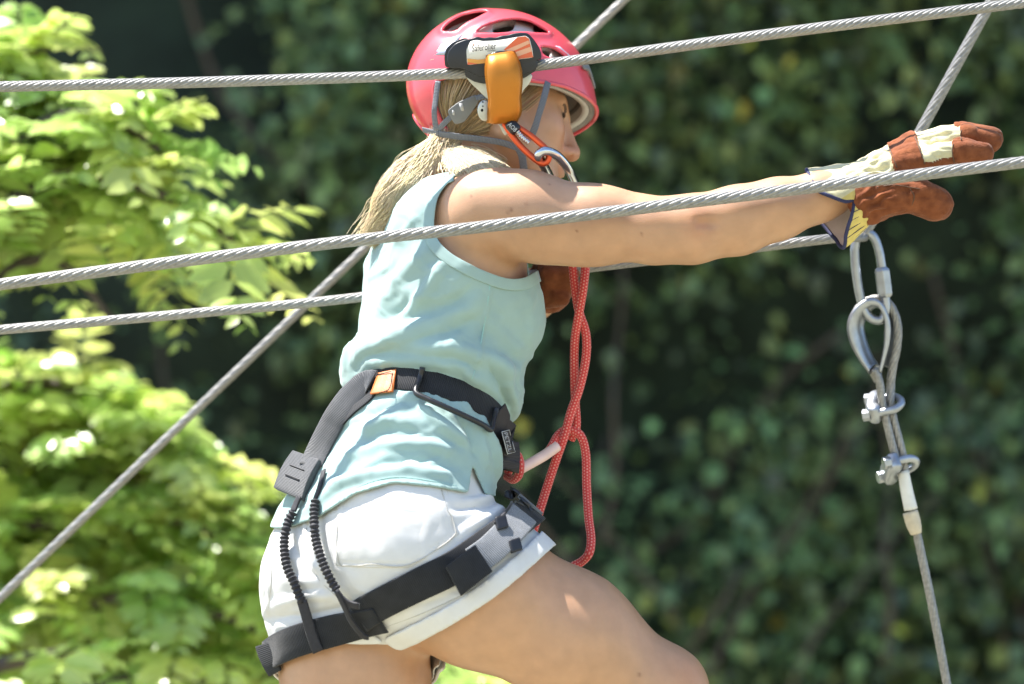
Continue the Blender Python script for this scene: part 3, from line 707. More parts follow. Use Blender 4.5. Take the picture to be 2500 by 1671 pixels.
# ------------------------------------------------------------------ tank top
def belt_sd(V):       # height above the waist belt, measured along the torso
    q = V-BELTC; return q@BELTN
def shirt0(V):
    d = smin(torso(V), glutes(V), .05); d = smin(d, bust(V), .04); d = smin(d, shoulders(V), .04)
    return smin(d, np.minimum(rcone(V, NTH[0], NTH[1], .10, .10), rcone(V, FTH[0], FTH[1], .1, .1)), .05)
_bp = march(*np.array([(965, 930), (1038, 928), (1095, 945), (1150, 985), (1206, 1020), (1235, 1068)]).T, shirt0, .008)
def fit_plane(pts, axis):
    c = pts.mean(0); t = nrm(pts[-1]-pts[0]); n0 = nrm(axis-t*(axis@t)); w = np.cross(t, n0)
    q = pts-c; k = ((q@w)*(q@n0)).sum()/((q@w)**2).sum(); return c, nrm(n0-np.clip(k, -.35, .35)*w)
BELTC, BELTN = fit_plane(_bp, UT)
def shirt(V):
    b = belt_sd(V)
    off = .0095+.017*np.exp(-((b-.055)/.030)**2)-.005*np.exp(-(b/.018)**2)+.007*np.exp(-((b+.06)/.035)**2)+.004*np.clip((-b-.08)/.1, 0, 1)
    return shirt0(V)-off
SV, SF = surface_net(shirt, (-.42, -.34, -.36), (.12, .36, .30), .0034)
SV = relax(SV, SF, 2, .4)
def mirrored(V):
    q = (V-hipC)@UT; o = hipC+np.clip(q, _h[0], _h[-1])[:, None]*UT+np.stack([np.interp(np.clip(q, _h[0], _h[-1]), _h, _off[:, k]) for k in range(3)], 1)
    s = (V-o)@ST; return V-2*s[:, None]*ST*(s < 0)[:, None], s
MV, Sside = mirrored(SV); Q = px_of(MV)
hem = [(560, 1335), (640, 1338), (700, 1292), (780, 1264), (870, 1206), (960, 1180), (1060, 1190), (1140, 1206), (1245, 1216), (1420, 1222)]
hx, hy = np.array(hem).T
f_h = np.interp(Q[:, 0], hx, hy)-Q[:, 1]                                  # >0 above the hem
arm_poly = [(1142, 408), (1118, 432), (1080, 452), (1060, 482), (1052, 520), (1050, 560), (1058, 592), (1085, 620), (1120, 643), (1160, 664), (1200, 680), (1240, 691), (1280, 690), (1310, 676), (1333, 655), (1380, 560), (1390, 430), (1330, 360), (1160, 360)]
f_a = poly_sd(Q, arm_poly)                                                # >0 outside the armhole
near_ok = np.abs(Sside) < .035
f_n = (P(1150, 445, 0)-SV)@nrm(UT*.9-FT*.25)*1600 + 0*Q[:, 0]            # neckline
slit = poly_sd(px_of(SV), [(1151, 1138), (1141, 1215), (1150, 1250), (1190, 1240), (1182, 1205)]); slit = np.where(SV[:, 1] < -.05, slit, 50)
keepf = np.minimum(np.minimum(f_h, np.where(near_ok, 60, f_a)), np.minimum(f_n, slit))
SV, SF, idx = cut(SV, SF, -keepf); SV = smooth_border(SV, SF, 6)
Nn = vnormals(SV, SF); Q = px_of(SV)
front_w = np.clip(-Nn[:, 1]*2+.4, 0, 1)
def fold(pts, amp, w, sharp=True):
    d = line_d(Q, pts); L = np.asarray(pts, float)
    ends = np.minimum(np.linalg.norm(Q-L[0], axis=1), np.linalg.norm(Q-L[-1], axis=1)); tap = np.clip(ends/(2.5*w), .25, 1)
    return 1.7*amp*tap*(np.exp(-(d/w)**2)-.35*np.exp(-(d/(2.4*w))**2))*front_w
folds = [([(1050, 600), (960, 700), (900, 810)], .004, 16), ([(1085, 640), (1030, 730), (960, 800)], .005, 13), ([(860, 640), (850, 760), (835, 880)], .003, 12),
    ([(890, 620), (880, 740), (862, 860)], -.003, 14), ([(900, 860), (980, 815), (1090, 770), (1170, 748)], .005, 18), ([(870, 830), (940, 790), (1020, 735)], -.004, 14),
    ([(1160, 690), (1120, 730), (1060, 760)], -.004, 18), ([(1190, 760), (1120, 800), (1040, 830)], -.004, 16), ([(1000, 850), (1100, 850), (1180, 870), (1250, 905), (1290, 900)], .006, 18),
    ([(890, 895), (960, 880), (1060, 884), (1130, 905), (1200, 950)], .005, 14), ([(1180, 860), (1215, 930), (1250, 1010)], -.005, 12), ([(1230, 880), (1250, 960), (1262, 1040)], .004, 10),
    ([(1180, 770), (1240, 830), (1290, 880)], .003, 16), ([(830, 880), (850, 930)], .004, 14), ([(870, 900), (895, 870), (960, 850)], -.003, 10),
    ([(1010, 975), (1080, 1040), (1150, 1090)], .004, 11), ([(1090, 985), (1140, 1050), (1165, 1130)], -.004, 10), ([(1120, 975), (1170, 1050), (1185, 1130)], .004, 9),
    ([(1165, 1010), (1205, 1090), (1225, 1190)], .005, 9), ([(1190, 1030), (1225, 1110), (1240, 1190)], -.005, 8), ([(870, 1060), (950, 1030), (1030, 1030)], .004, 15),
    ([(830, 1130), (930, 1090), (1050, 1085), (1120, 1110)], .005, 14), ([(840, 1170), (930, 1130), (1060, 1125)], -.004, 12), ([(800, 1190), (880, 1165), (990, 1150), (1110, 1165)], .004, 12),
    ([(900, 1020), (980, 980), (1040, 985)], -.003, 12), ([(740, 1260), (820, 1190), (900, 1160)], .004, 12), ([(690, 1250), (720, 1200), (790, 1140)], .004, 14),
    ([(1040, 960), (1050, 1000)], .004, 7), ([(1075, 975), (1090, 1010)], -.004, 6), ([(1110, 990), (1130, 1030)], .004, 7), ([(965, 1000), (900, 1060), (850, 1130)], .003, 14),
    ([(1196, 700), (1180, 790), (1170, 860), (1160, 900)], .0022, 4), ([(1150, 930), (1140, 900), (1100, 880)], .004, 8), ([(1280, 700), (1295, 780), (1290, 860)], .002, 12)]
disp = sum(fold(p_, a_, w_) for p_, a_, w_ in folds)
Sq = np.stack([SV[:, 0]*1.0+SV[:, 2]*.6, SV[:, 1], SV[:, 2]*1.0-SV[:, 0]*.5], 1)
rg = 1-np.abs(noise(Sq*np.array([11, 11, 26]), 1, 24)); rg2 = 1-np.abs(noise(np.stack([SV[:, 0]-.5*SV[:, 2], SV[:, 1], SV[:, 2]*1.2+SV[:, 0]*.9], 1)*np.array([20, 20, 38]), 1, 25))
disp += .0020*np.clip((rg-.72)/.28, 0, 1)**1.5+.0014*np.clip((rg2-.75)/.25, 0, 1)**1.5
disp += .0022*noise(Sq*np.array([14, 14, 30]), 1, 4)+.0011*noise(Sq*np.array([40, 40, 70]), 1, 6)
border = np.minimum(np.abs(keepf[idx]), 40)/40
SV = SV+Nn*(disp*(.35+.65*border))[:, None]
SV = relax(SV, SF, 1, .3)
top = mk('tank_top', SV, SF, M_shirt, person, solid=.0028)
tag(top, 'mint cotton tank top')
# ribbed armhole binding, hem stitching and side seam
def on_shirt(pts, n, lift=.001):
    q = smooth_path(np.array([(a, b, 0) for a, b in pts], float), n)[:, :2]
    return q
def shirt_line(pts, n, off=.003):
    q = on_shirt(pts, n); p3 = march(q[:, 0], q[:, 1], lambda V: shirt(V), off); return p3, grad(shirt, p3)
p3, n3 = shirt_line([(1108, 434), (1084, 447), (1058, 482), (1048, 530), (1049, 570), (1062, 600), (1090, 628), (1130, 652), (1180, 676), (1236, 694), (1280, 693), (1315, 675)], 60, .0035)
v, f, u = ribbon(p3, n3, .017, .0018); mk('armhole_binding', v, f, M_shirt, top, uv=u)
p3, n3 = shirt_line([(1197, 690), (1186, 770), (1172, 850)], 20, .0035); v, f, u = tube(p3, .0011, 6); mk('side_seam', v, f, M_seam, top, uv=u)
# ------------------------------------------------------------------ shorts
def sh_near(V): return smin(rcone(V, NTH[0], NTH[1],   .107, .103), rcone(V, NTH[1], P(1330, 1532, -.15), .103, .084), .04)
def sh_far(V): return chain(V, [FTH[0], FTH[1]], [.112, .106], .03)
def shorts(V):
    d = smin(pelvis(V), sh_near(V), .045); d = smin(d, sh_far(V), .04); return d-.0055
NHEM = [(1352, 1318), (1338, 1352), (1300, 1420), (1180, 1490), (1010, 1574), (960, 1578), (925, 1540), (900, 1500)]
def hem_near(V, shift=0):      # >0 below the hem of the near leg
    a = np.array([1345., 1335.]); b = np.array([975., 1585.]); t = nrm(b-a); n = np.array([-t[1], t[0]]); n = n if n[1] > 0 else -n
    q = px_of(V)-a; bow = 22*np.sin(np.clip(q@t/np.linalg.norm(b-a), 0, 1)*np.pi)
    return q@n-bow+shift
fp = [P(880, 1574, -.195), P(688, 1642, -.075), P(1048, 1655, -.07)]
FHN = nrm(np.cross(fp[1]-fp[0], fp[2]-fp[0])); FHN = FHN if FHN[2] < 0 else -FHN
def hem_far(V, shift=0): return (V-fp[0])@FHN/K+shift
def leg_sel(V): return near_leg(V)-far_leg(V)
HV, HFc = surface_net(shorts, (-.42, -.34, -.56), (.16, .26, -.12), .0034); HV = relax(HV, HFc, 2, .4)
ls = leg_sel(HV); f_ = np.where(ls < 0, hem_near(HV), hem_far(HV)); f_ = np.maximum(f_, (1120-px_of(HV)[:, 1]))
HV, HFc, idx = cut(HV, HFc, f_); HV = smooth_border(HV, HFc, 6)
Nn = vnormals(HV, HFc); Q = px_of(HV); front_w = np.clip(-Nn[:, 1]*2+.4, 0, 1)
pk = [(820, 1378), (873, 1382), (1010, 1388), (1120, 1302), (1095, 1235), (1085, 1195)]
sfolds = [([(700, 1300), (760, 1400), (850, 1470)], -.003, 12), ([(660, 1480), (760, 1455), (840, 1452)], .004, 12), ([(660, 1510), (760, 1500), (850, 1480)], -.004, 10), ([(700, 1420), (780, 1420), (830, 1440)], .003, 12),
    ([(1130, 1300), (1200, 1260), (1250, 1220)], .005, 12), ([(1100, 1245), (1180, 1235), (1240, 1225)], -.004, 10), ([(1140, 1230), (1200, 1215), (1260, 1220)], .004, 8), ([(1000, 1430), (1120, 1390), (1220, 1310)], .003, 16),
    ([(1020, 1480), (1150, 1430), (1260, 1350)], -.003, 10), ([(665, 1260), (663, 1400), (655, 1500)], .0018, 4), ([(745, 1270), (755, 1350), (800, 1440)], .0018, 4), ([(830, 1210), (835, 1300), (825, 1375)], .0012, 5)]
rg = 1-np.abs(noise(HV*np.array([12, 12, 24]), 1, 26)); disp = sum(fold(p_, a_, w_) for p_, a_, w_ in sfolds)+.0018*np.clip((rg-.75)/.25, 0, 1)**1.5+.0016*noise(HV*np.array([20, 20, 34]), 1, 9)+.0007*noise(HV*60, 1, 10)
HV = HV+Nn*disp[:, None]; HV = relax(HV, HFc, 1, .3)
sho = mk('shorts', HV, HFc, M_short, person, solid=.0022); tag(sho, 'white denim shorts with turned up cuffs')
PV, PF = surface_net(lambda V: shorts(V)-.0020, (-.30, -.34, -.36), (-.02, -.12, -.16), .0030); PV = relax(PV, PF, 2, .4)
pq = px_of(PV); pf = np.maximum(poly_sd(pq, [(822, 1190), (820, 1382), (905, 1386), (1005, 1386), (1122, 1304), (1098, 1240), (1085, 1150), (830, 1150)]), np.where(PV[:, 1] > -.1, 9, -99))
PV, PF, idx = cut(PV, PF, pf); PV = smooth_border(PV, PF, 3); Nn = vnormals(PV, PF); Q = px_of(PV); front_w = np.ones(len(PV))
PV = PV+Nn*(sum(fold(p_, a_, w_) for p_, a_, w_ in sfolds)+.0016*noise(PV*np.array([20, 20, 34]), 1, 9)+.0007*noise(PV*60, 1, 10))[:, None]
ed = np.abs(pf[idx]); PV = PV-Nn*(.0014*np.exp(-((ed-9)/2.5)**2))[:, None]
mk('pocket', PV, PF, M_short, sho, solid=.0012)
def cuff(sel, hemf, w):
    V, Fc = surface_net(lambda V: shorts(V)-.0045, (-.42, -.34, -.56), (.16, .26, -.16), .0036); V = relax(V, Fc, 2, .4)
    ls = leg_sel(V)*(1 if sel == 'near' else -1); h = hemf(V); f = np.maximum(np.maximum(h-4, -w-h), ls*1000)
    V, Fc, idx = cut(V, Fc, f); V = smooth_border(V, Fc, 12); n = vnormals(V, Fc); V = V+n*(.0012*noise(V*40, 1, 12))[:, None]
    mk('cuff', V, Fc, M_short, sho, solid=.004)
cuff('near', hem_near, 42); cuff('far', hem_far, 40)

# stitch lines of the clothes, laid on the finished cloth surface
from mathutils.bvhtree import BVHTree
def onto(V, F, px, n, lift=.0012):
    t = BVHTree.FromPolygons([tuple(v) for v in V], [tuple(int(i) for i in f) for f in F]); q = smooth_path(np.array([(a, b, 0) for a, b in px], float), n)[:, :2]
    o = Vector((0, -DIST, 0)); out = []
    for x, y in q:
        d = Vector(P(x, y))-o; h = t.ray_cast(o, d.normalized())
        if h[0] is not None: out.append(np.array(h[0])-np.array(d.normalized())*lift)
    return np.array(out)
def thread(name, V, F, px, mat, parent, n=60, r=.0008, lift=.0026):
    p3 = onto(V, F, px, n, lift)
    if len(p3) > 3: v, f, u = tube(p3, r, 5); mk(name, v, f, mat, parent)
hem_l = [(700, 1278), (780, 1250), (870, 1192), (960, 1166), (1060, 1176), (1136, 1192)]
thread('hem_stitch', SV, SF, hem_l, M_seam, top, lift=.0032)
thread('side_stitch', SV, SF, [(1160, 905), (1150, 930)], M_seam, top, 12, lift=.0032)
for ln in ([(665, 1345), (662, 1420), (655, 1500), (662, 1530)], [(748, 1290), (752, 1350), (775, 1410), (825, 1460)], [(1150, 1240), (1200, 1228), (1240, 1224)], [(940, 1532), (1050, 1490), (1180, 1425), (1290, 1350)]):
    thread('seam', HV, HFc, ln, M_thread, sho)
for ln in ([(828, 1200), (827, 1374), (905, 1378), (1002, 1378), (1113, 1302), (1090, 1240), (1078, 1195)],):
    thread('pocket_stitch', PV, PF, ln, M_thread, sho)
# ------------------------------------------------------------------ face details and hair
def curve_on_head(pts, n, off=.0006):
    q = smooth_path(np.array([(a, b, 0) for a, b in pts], float), n)[:, :2]; return march(q[:, 0], q[:, 1], head, off)
ec = np.array([.0690, -.003, .033])
def eye(sg):
    q = ec*np.array([1, 1, sg]); d = nrm(np.array([1, -.32, .10*sg]))
    e = nrm(np.cross(d, [0, 1., 0])); u_ = np.cross(e, d); V = []; n = 14
    ph = np.linspace(0, np.pi, n)
    # visible slit of the eye between the lids
    top_ = [q+d*.0131+e*.0115*math.cos(p_)+u_*.0024*math.sin(p_)-d*.0028*math.cos(p_)**2 for p_ in ph]
    bot_ = [q+d*.0131+e*.0115*math.cos(p_)-u_*.0022*math.sin(p_)-d*.0028*math.cos(p_)**2 for p_ in ph]
    V = fromH(np.array(top_+bot_)); F = [(i, i+1, n+i+1, n+i) for i in range(n-1)]
    mk('eye', V, F, M_eye, person, solid=.0006)
    lash = smooth_path(fromH(np.array([q+d*.0138+e*.0115*math.cos(p_)+u_*.0034*math.sin(p_)-d*.003*math.cos(p_)**2 for p_ in ph])), 24)
    v, f, u = tube(lash, np.r_[np.linspace(.0008, .0020, 12), np.linspace(.0020, .0008, 12)], 6); mk('eyelash', v, f, M_brow, person)
    br = np.array([(.086, .012, .010), (.0855, .0155, .022), (.079, .0165, .034), (.069, .012, .045)])*np.array([1, 1, sg])
    pth = smooth_path(fromH(br), 30); o = grad(head, pth); sd = head(pth); pth = pth-o*(sd-.0004)[:, None]
    v, f, u = ribbon(pth, o, np.linspace(.0065, .003, 30), .0009); mk('eyebrow', v, f, M_brow, person)
eye(1); eye(-1)

RH = np.random.RandomState(5)
def strands(paths, rad, sides=3):
    """many thin hairs: paths (n, k, 3)"""
    n, k, _ = paths.shape; T = nrm(np.gradient(paths, axis=1)); a = np.array([.3, -.8, .5]); N = nrm(np.cross(T, a)); Bn = np.cross(T, N)
    r = np.asarray(rad)[..., None] if np.ndim(rad) else rad; r = np.broadcast_to(rad, (n, k))[..., None]
    V = np.stack([paths+r*(math.cos(w)*N+math.sin(w)*Bn) for w in np.arange(sides)*2*np.pi/sides], 2)
    i = np.arange(n)[:, None, None]*k*sides; j = np.arange(k-1)[None, :, None]*sides; s = np.arange(sides)[None, None]; s2 = (s+1) % sides
    F = np.stack([i+j+s, i+j+s2, i+j+sides+s2, i+j+sides+s], -1).reshape(-1, 4)
    return V.reshape(-1, 3), F
hair = mk('hair', np.zeros((0, 3)), [], M_hair, person) if False else None
KS = 22
tsm = np.linspace(0, 1, KS)
knot = P(1082, 372, .045)
tail_c = smooth_path(np.array([P(1120, 335, .08), knot, P(1035, 418, .015), P(985, 480, -.005), P(935, 545, .005), P(893, 600, .02)]), KS)
tail_w = np.interp(tsm, [0, .2, .32, .5, .75, 1], [.040, .026, .030, .035, .032, .018])
T_, N_, B_ = frames(tail_c); vert = nrm(np.cross(T_, [0, 1., 0]))
dep = nrm(np.cross(T_, vert))
def tail(n, spread=1.0, wave=.004, seed=0, l0=0.0):
    r = np.sqrt(RH.rand(n))*spread; a = RH.rand(n)*2*np.pi; e = 1-.42*RH.rand(n)**1.3
    tt = l0+(e[:, None]-l0)*tsm[None]; C = np.stack([np.interp(tt, tsm, tail_c[:, k]) for k in range(3)], -1)
    vv = np.stack([np.interp(tt, tsm, vert[:, k]) for k in range(3)], -1); dd = np.stack([np.interp(tt, tsm, dep[:, k]) for k in range(3)], -1)
    w = np.interp(tt, tsm, tail_w); ph = RH.rand(n, 1)*6.28; fq = RH.uniform(1.5, 3.2, (n, 1))
    tw = .5*np.sin(tsm[None]*4+a[:, None])
    x = (r[:, None]*np.cos(a[:, None]+tw)+.12*np.sin(fq*tsm[None]*6.28+ph))*w; y = (r[:, None]*np.sin(a[:, None]+tw)*.62+.10*np.cos(fq*tsm[None]*6.28+ph*2))*w
    q = C+vv*x[..., None]+dd*y[..., None]
    q += wave*np.stack([noise((q*22).reshape(-1, 3), 1, seed+k).reshape(n, KS) for k in range(3)], -1)*tsm[None, :, None]
    return q
q1 = tail(4600, 1.0, .009, 3); rad1 = np.interp(tsm, [0, .6, 1], [.00062, .0005, .00015])[None]*RH.uniform(.7, 1.2, (4600, 1))
# flyaway hairs leaving the tail to the left
q2 = tail(160, 1.15, .014, 9); fl = RH.rand(160, 1)**1.5; q2 += (tsm[None, :]**1.7*fl)[..., None]*(np.array([-.030, -.01, .012]))*RH.uniform(-.4, 1.0, (160, 1, 1))
rad2 = np.full((160, KS), .0003)
# hair combed from the scalp under the helmet to the knot
n3 = 1500; az = RH.uniform(.25, 3.3, n3); el = RH.uniform(-.75, .55, n3)
st = np.stack([-.012+.100*np.cos(el)*np.cos(az), .022+.089*np.sin(el), .080*np.cos(el)*np.sin(az)], 1)
ok = ~((st[:, 0] > .005) & (st[:, 1] < -.012)) & (st[:, 0] < .042); st = st[ok]; n3 = len(st)
kq = toH(knot[None])[0]; qq = []
for k, t in enumerate(tsm):
    m = st*(1-t)+(kq+RH.normal(size=(n3, 3))*.0*t)*t; c = np.array([-.012, .022, 0]); v_ = (m-c)/np.array([.100, .089, .080]); ln = np.linalg.norm(v_, axis=1, keepdims=True)
    m = c+v_/np.maximum(ln, 1)*np.array([.100, .089, .080])*1 if False else c+v_/ln*np.array([.101, .090, .081])*(1-.0*t)
    qq.append(fromH(m))
q3 = np.stack(qq, 1); jit = RH.normal(size=(n3, 1, 3))*.0025; q3 = q3+jit+.003*np.stack([noise((q3*30).reshape(-1, 3), 1, 30+k).reshape(n3, KS) for k in range(3)], -1)
rad3 = np.full((n3, KS), .0007)
# loose locks along the neck
n4 = 750; a_ = RH.rand(n4)
sta = np.stack([P(1066+70*x+RH.normal()*10, 366+6*x+RH.normal()*7, .05) for x in a_]); en = np.stack([P(1085+150*x+RH.normal()*14, 398+34*RH.rand()+RH.normal()*4, .03) for x in a_])
mid = (sta+en)/2+np.stack([np.full(n4, .006)+RH.normal(size=n4)*.008, RH.normal(size=n4)*.004, RH.normal(size=n4)*.005+.006], 1)
q4 = ((1-tsm)**2)[None, :, None]*sta[:, None]+(2*tsm*(1-tsm))[None, :, None]*mid[:, None]+(tsm**2)[None, :, None]*en[:, None]
sk = lambda V: np.minimum(smin(neck(V), head(V), .02), shirt(V))
pq_ = px_of(q4.reshape(-1, 3)); q4 = march(pq_[:, 0], pq_[:, 1], sk, .002)
q4 = q4.reshape(n4, KS, 3); q4[..., 1] -= (.001+.008*RH.rand(n4))[:, None]
q4 = .5*q4+.25*(np.roll(q4, 1, 1)+np.roll(q4, -1, 1)); q4 = q4[:, 1:-1]; q4 = np.concatenate([q4[:, :1], q4, q4[:, -1:]+1e-4], 1)
rad4 = np.full((n4, KS), .00055)
allq = np.concatenate([q1, q2, q3, q4]); allr = np.concatenate([rad1*np.ones((len(q1), 1)), rad2, rad3, rad4])
HVt, HFt = strands(allq, allr)
nS = len(allq); tone = RH.uniform(.75, 1.25, nS); dark = RH.rand(nS) < .14; tone[dark] *= .68
tint_ = np.stack([tone, tone*RH.uniform(.92, 1.02, nS), tone*RH.uniform(.8, 1.05, nS)], 1)
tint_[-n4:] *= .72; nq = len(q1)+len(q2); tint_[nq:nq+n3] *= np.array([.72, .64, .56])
hairo = tag(mk('hair', HVt, HFt, M_hair, person, col=np.repeat(tint_, KS*3, 0)), 'long blond hair gathered in a loose ponytail')
v, f, u = tube(tail_c[:18], (tail_w*.62)[:18]*np.r_[np.ones(12), np.linspace(.9, .1, 6)], 12); mk('ponytail_core', v, f, M_hair, hairo, uv=u, col=np.full((len(v), 3), .62))
sc_az = np.linspace(.3, 2*np.pi-.3, 60); sc_el = np.linspace(-.85, 1.2, 24); A_, E_ = np.meshgrid(sc_az, sc_el, indexing='ij')
cap = np.stack([-.012+.0985*np.cos(E_)*np.cos(A_), .024+.0885*np.sin(E_), .0785*np.cos(E_)*np.sin(A_)], -1).reshape(-1, 3)
gi_ = np.arange(59)[:, None]*24+np.arange(23)[None]; cF = np.stack([gi_, gi_+24, gi_+25, gi_+1], -1).reshape(-1, 4)
kf = np.maximum(np.where(cap[:, 1] < -.005, cap[:, 0]+.0, -1), np.where(cap[:, 1] < .05, cap[:, 0]-.056, -1)); okc = (kf[cF] < 0).all(1)
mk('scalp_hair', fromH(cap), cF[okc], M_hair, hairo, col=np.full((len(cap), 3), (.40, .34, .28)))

# ------------------------------------------------------------------ helmet
helmet = thing('helmet', 'red climbing helmet with vents and grey chin straps on the climber', 'helmet', fromH((0, -.02, 0)))
hc_ = np.array([.000, .037, 0]); hr_ = np.array([.128, .116, .108])
def u_rim(az):
    a = np.abs((az+np.pi) % (2*np.pi)-np.pi); s = np.clip((a-math.radians(150))/math.radians(26), 0, 1); s = s*s*(3-2*s)
    w = np.clip((a-math.radians(60))/math.radians(40), 0, 1)*np.clip((math.radians(125)-a)/math.radians(40), 0, 1)
    return .004-.008*w-.085*s+.020*np.exp(-(a/.85)**2)
def shell_pt(az, t, inset=0.0):
    """t 0 at the rim .. 1 at the crown"""
    e0 = np.arcsin(np.clip((u_rim(az)-hc_[1])/hr_[1], -1, 1)); el = e0+(np.pi/2-e0)*t
    a = np.abs((az+np.pi) % (2*np.pi)-np.pi); r = hr_-inset
    brim = .012*np.exp(-(a/.75)**2)*np.clip(1-t*3.2, 0, 1)**1.5
    flat = 1+.035*np.sin(np.clip(t, 0, 1)*np.pi)*np.cos(a)**2
    x = (r[0]*flat+brim)*np.cos(el)*np.cos(az); s = (r[2]+brim*.3)*np.cos(el)*np.sin(az); y = r[1]*np.sin(el)-brim*.25
    return np.stack([hc_[0]+x, hc_[1]+y, s], -1)
def shell_sdf(q, inset):
    c = q-hc_; az = np.arctan2(c[:, 2]/hr_[2], c[:, 0]/hr_[0]); a = np.abs(az); r = hr_-inset
    e0 = np.arcsin(np.clip((u_rim(az)-hc_[1])/hr_[1], -1, 1)); el = np.arcsin(np.clip(c[:, 1]/r[1], -1, 1)); t = np.clip((el-e0)/(np.pi/2-e0), 0, 1)
    brim = .012*np.exp(-(a/.75)**2)*np.clip(1-t*3.2, 0, 1)**1.5; flat = 1+.035*np.sin(t*np.pi)*np.cos(a)**2
    k = np.sqrt((c[:, 0]/(r[0]*flat+brim))**2+(c[:, 2]/(r[2]+.3*brim))**2+((c[:, 1]+.25*brim)/r[1])**2); return (k-1)*.10
def shell_mesh(inset):
    q, F = surface_net(lambda q: shell_sdf(q, inset), (-.15, -.10, -.13), (.17, .16, .13), .0024); q = relax(q, F, 2, .4)
    c = q-hc_; az = np.arctan2(c[:, 2]/hr_[2], c[:, 0]/hr_[0]); q, F, i = cut(q, F, u_rim(az)+(.001 if inset else 0)-.004*np.exp(-(az/.75)**2)-q[:, 1]); return smooth_border(q, F, 4), F
zz = lambda L: [z1(*p_) for p_ in L]
vents = [zz([(440, 268), (505, 195), (620, 128), (780, 97), (850, 104), (790, 138), (650, 205), (560, 282)]),
         zz([(715, 285), (830, 215), (960, 175), (1080, 163), (1180, 175), (1290, 232), (1380, 292), (1230, 286), (1130, 275), (900, 292)]),
         zz([(1285, 398), (1390, 408), (1510, 492), (1400, 508), (1305, 478)])]
holes = [zz([(490, 272), (585, 175), (645, 145), (650, 205), (560, 285)]), zz([(655, 150), (720, 112), (790, 100), (700, 150), (655, 190)]),
         zz([(880, 205), (1080, 165), (1055, 265), (880, 292)]), zz([(1225, 205), (1380, 292), (1225, 284)]), zz([(1300, 405), (1385, 415), (1365, 500), (1305, 478)])]
def mirror_px(q): m = q.copy(); m[:, 2] = np.abs(m[:, 2]); return px_of(fromH(m))
def open_up(q, F, polys):
    Qm = mirror_px(q); up_ok = q[:, 1] > .045; d = np.full(len(q), 99.)
    for p_ in polys: d = np.minimum(d, poly_sd(Qm, round_poly(p_, .3, 3)))
    d = np.maximum(d, (.024-np.abs(q[:, 2]))*1500); V, F2, idx = cut(q, F, -d); return smooth_border(V, F2, 5), F2
q, F_ = shell_mesh(0); q, F_ = open_up(q, F_, vents)
# soft ridges moulded along the vents
Qm = mirror_px(q); rd = np.full(len(q), 99.)
for p_ in vents: rd = np.minimum(rd, np.abs(poly_sd(Qm, round_poly(p_, .3, 3))))
nrm_q = nrm((q-hc_)/hr_**2); q = q+nrm_q*(np.where(q[:, 2] > 0, .0022, .0)*np.exp(-(rd/9)**2)*np.clip((np.abs(q[:, 2])-.022)/.012, 0, 1))[:, None]
mk('shell', fromH(q), F_, M_red, helmet, solid=-.0035)
q, F_ = shell_mesh(.0115); q, F_ = open_up(q, F_, holes)
mk('foam_liner', fromH(q), F_, M_whitefoam, helmet, solid=-.010)
azr = np.linspace(0, 2*np.pi, 240, endpoint=False); rim = fromH(shell_pt(azr, azr*0)); v, f, u = tube(rim, .0032, 8, closed=True); mk('rim_bead', v, f, M_red, helmet, uv=u)
ri = fromH(shell_pt(azr, azr*0+.004, .011)); ro = fromH(shell_pt(azr, azr*0+.004, .003)); rin = fromH(shell_pt(azr, azr*0+.10, .022))
nA = len(azr); V_ = np.vstack([ro, ri, rin]); F_ = [(i, (i+1) % nA, nA+(i+1) % nA, nA+i) for i in range(nA)]+[(nA+i, nA+(i+1) % nA, 2*nA+(i+1) % nA, 2*nA+i) for i in range(nA)]
mk('brim_lining', V_, F_, M_foam, helmet, solid=.0015)
# reflective side patch, front clip and moulded letters
def on_helmet(pts, off):
    hs = lambda V: ell(toH(V), hc_, hr_[[0, 1, 2]])*HS
    a = np.array([p_[0] for p_ in pts]); b = np.array([p_[1] for p_ in pts]); return march(a, b, hs, off)
def patch(name, pts, off, mat, parent, th=.0012, sub=5):
    pts = np.asarray(pts, float); rows = []
    L = smooth_path(np.array([(*pts[0], 0), (*pts[3], 0)]), sub)[:, :2]; R_ = smooth_path(np.array([(*pts[1], 0), (*pts[2], 0)]), sub)[:, :2]
    g = np.array([[l*(1-t)+r*t for t in np.linspace(0, 1, sub)] for l, r in zip(L, R_)]).reshape(-1, 2)
    v = on_helmet(g, off); F = [(i*sub+j, i*sub+j+1, (i+1)*sub+j+1, (i+1)*sub+j) for i in range(sub-1) for j in range(sub-1)]
    return mk(name, v, F, mat, parent, solid=th)
M_reflect = pm('pale_reflective_film', (.46, .48, .56), .35, .3, var=.05, vscale=60)
patch('reflective_patch', zz([(490, 300), (620, 300), (470, 468), (380, 470)]), .0012, M_reflect, helmet)
patch('reflective_patch', zz([(1415, 392), (1450, 395), (1560, 492), (1515, 492)]), .0012, M_reflect, helmet)
cl = on_helmet(zz([(1640, 560), (1690, 590), (1740, 740)]), .004); cl = smooth_path(cl, 14); v, f, u = ribbon(cl, grad(lambda V: ell(toH(V), hc_, hr_), cl), .012, .003); mk('lamp_clip', v, f, M_greyplastic, helmet, uv=u)
_txt = {}
def text_mesh(s, size=1.0, shear=0.0):
    c = bpy.data.curves.new('t', 'FONT'); c.body = s; c.size = size; c.shear = shear; c.resolution_u = 3; c.offset = .004
    o = bpy.data.objects.new('t', c); COL.objects.link(o); dg = bpy.context.evaluated_depsgraph_get(); me = o.evaluated_get(dg).to_mesh()
    V = np.array([v.co[:] for v in me.vertices]); F = [tuple(p.vertices) for p in me.polygons]
    o.evaluated_get(dg).to_mesh_clear(); bpy.data.objects.remove(o); bpy.data.curves.remove(c)
    V[:, 0] -= V[:, 0].min(); return V, F
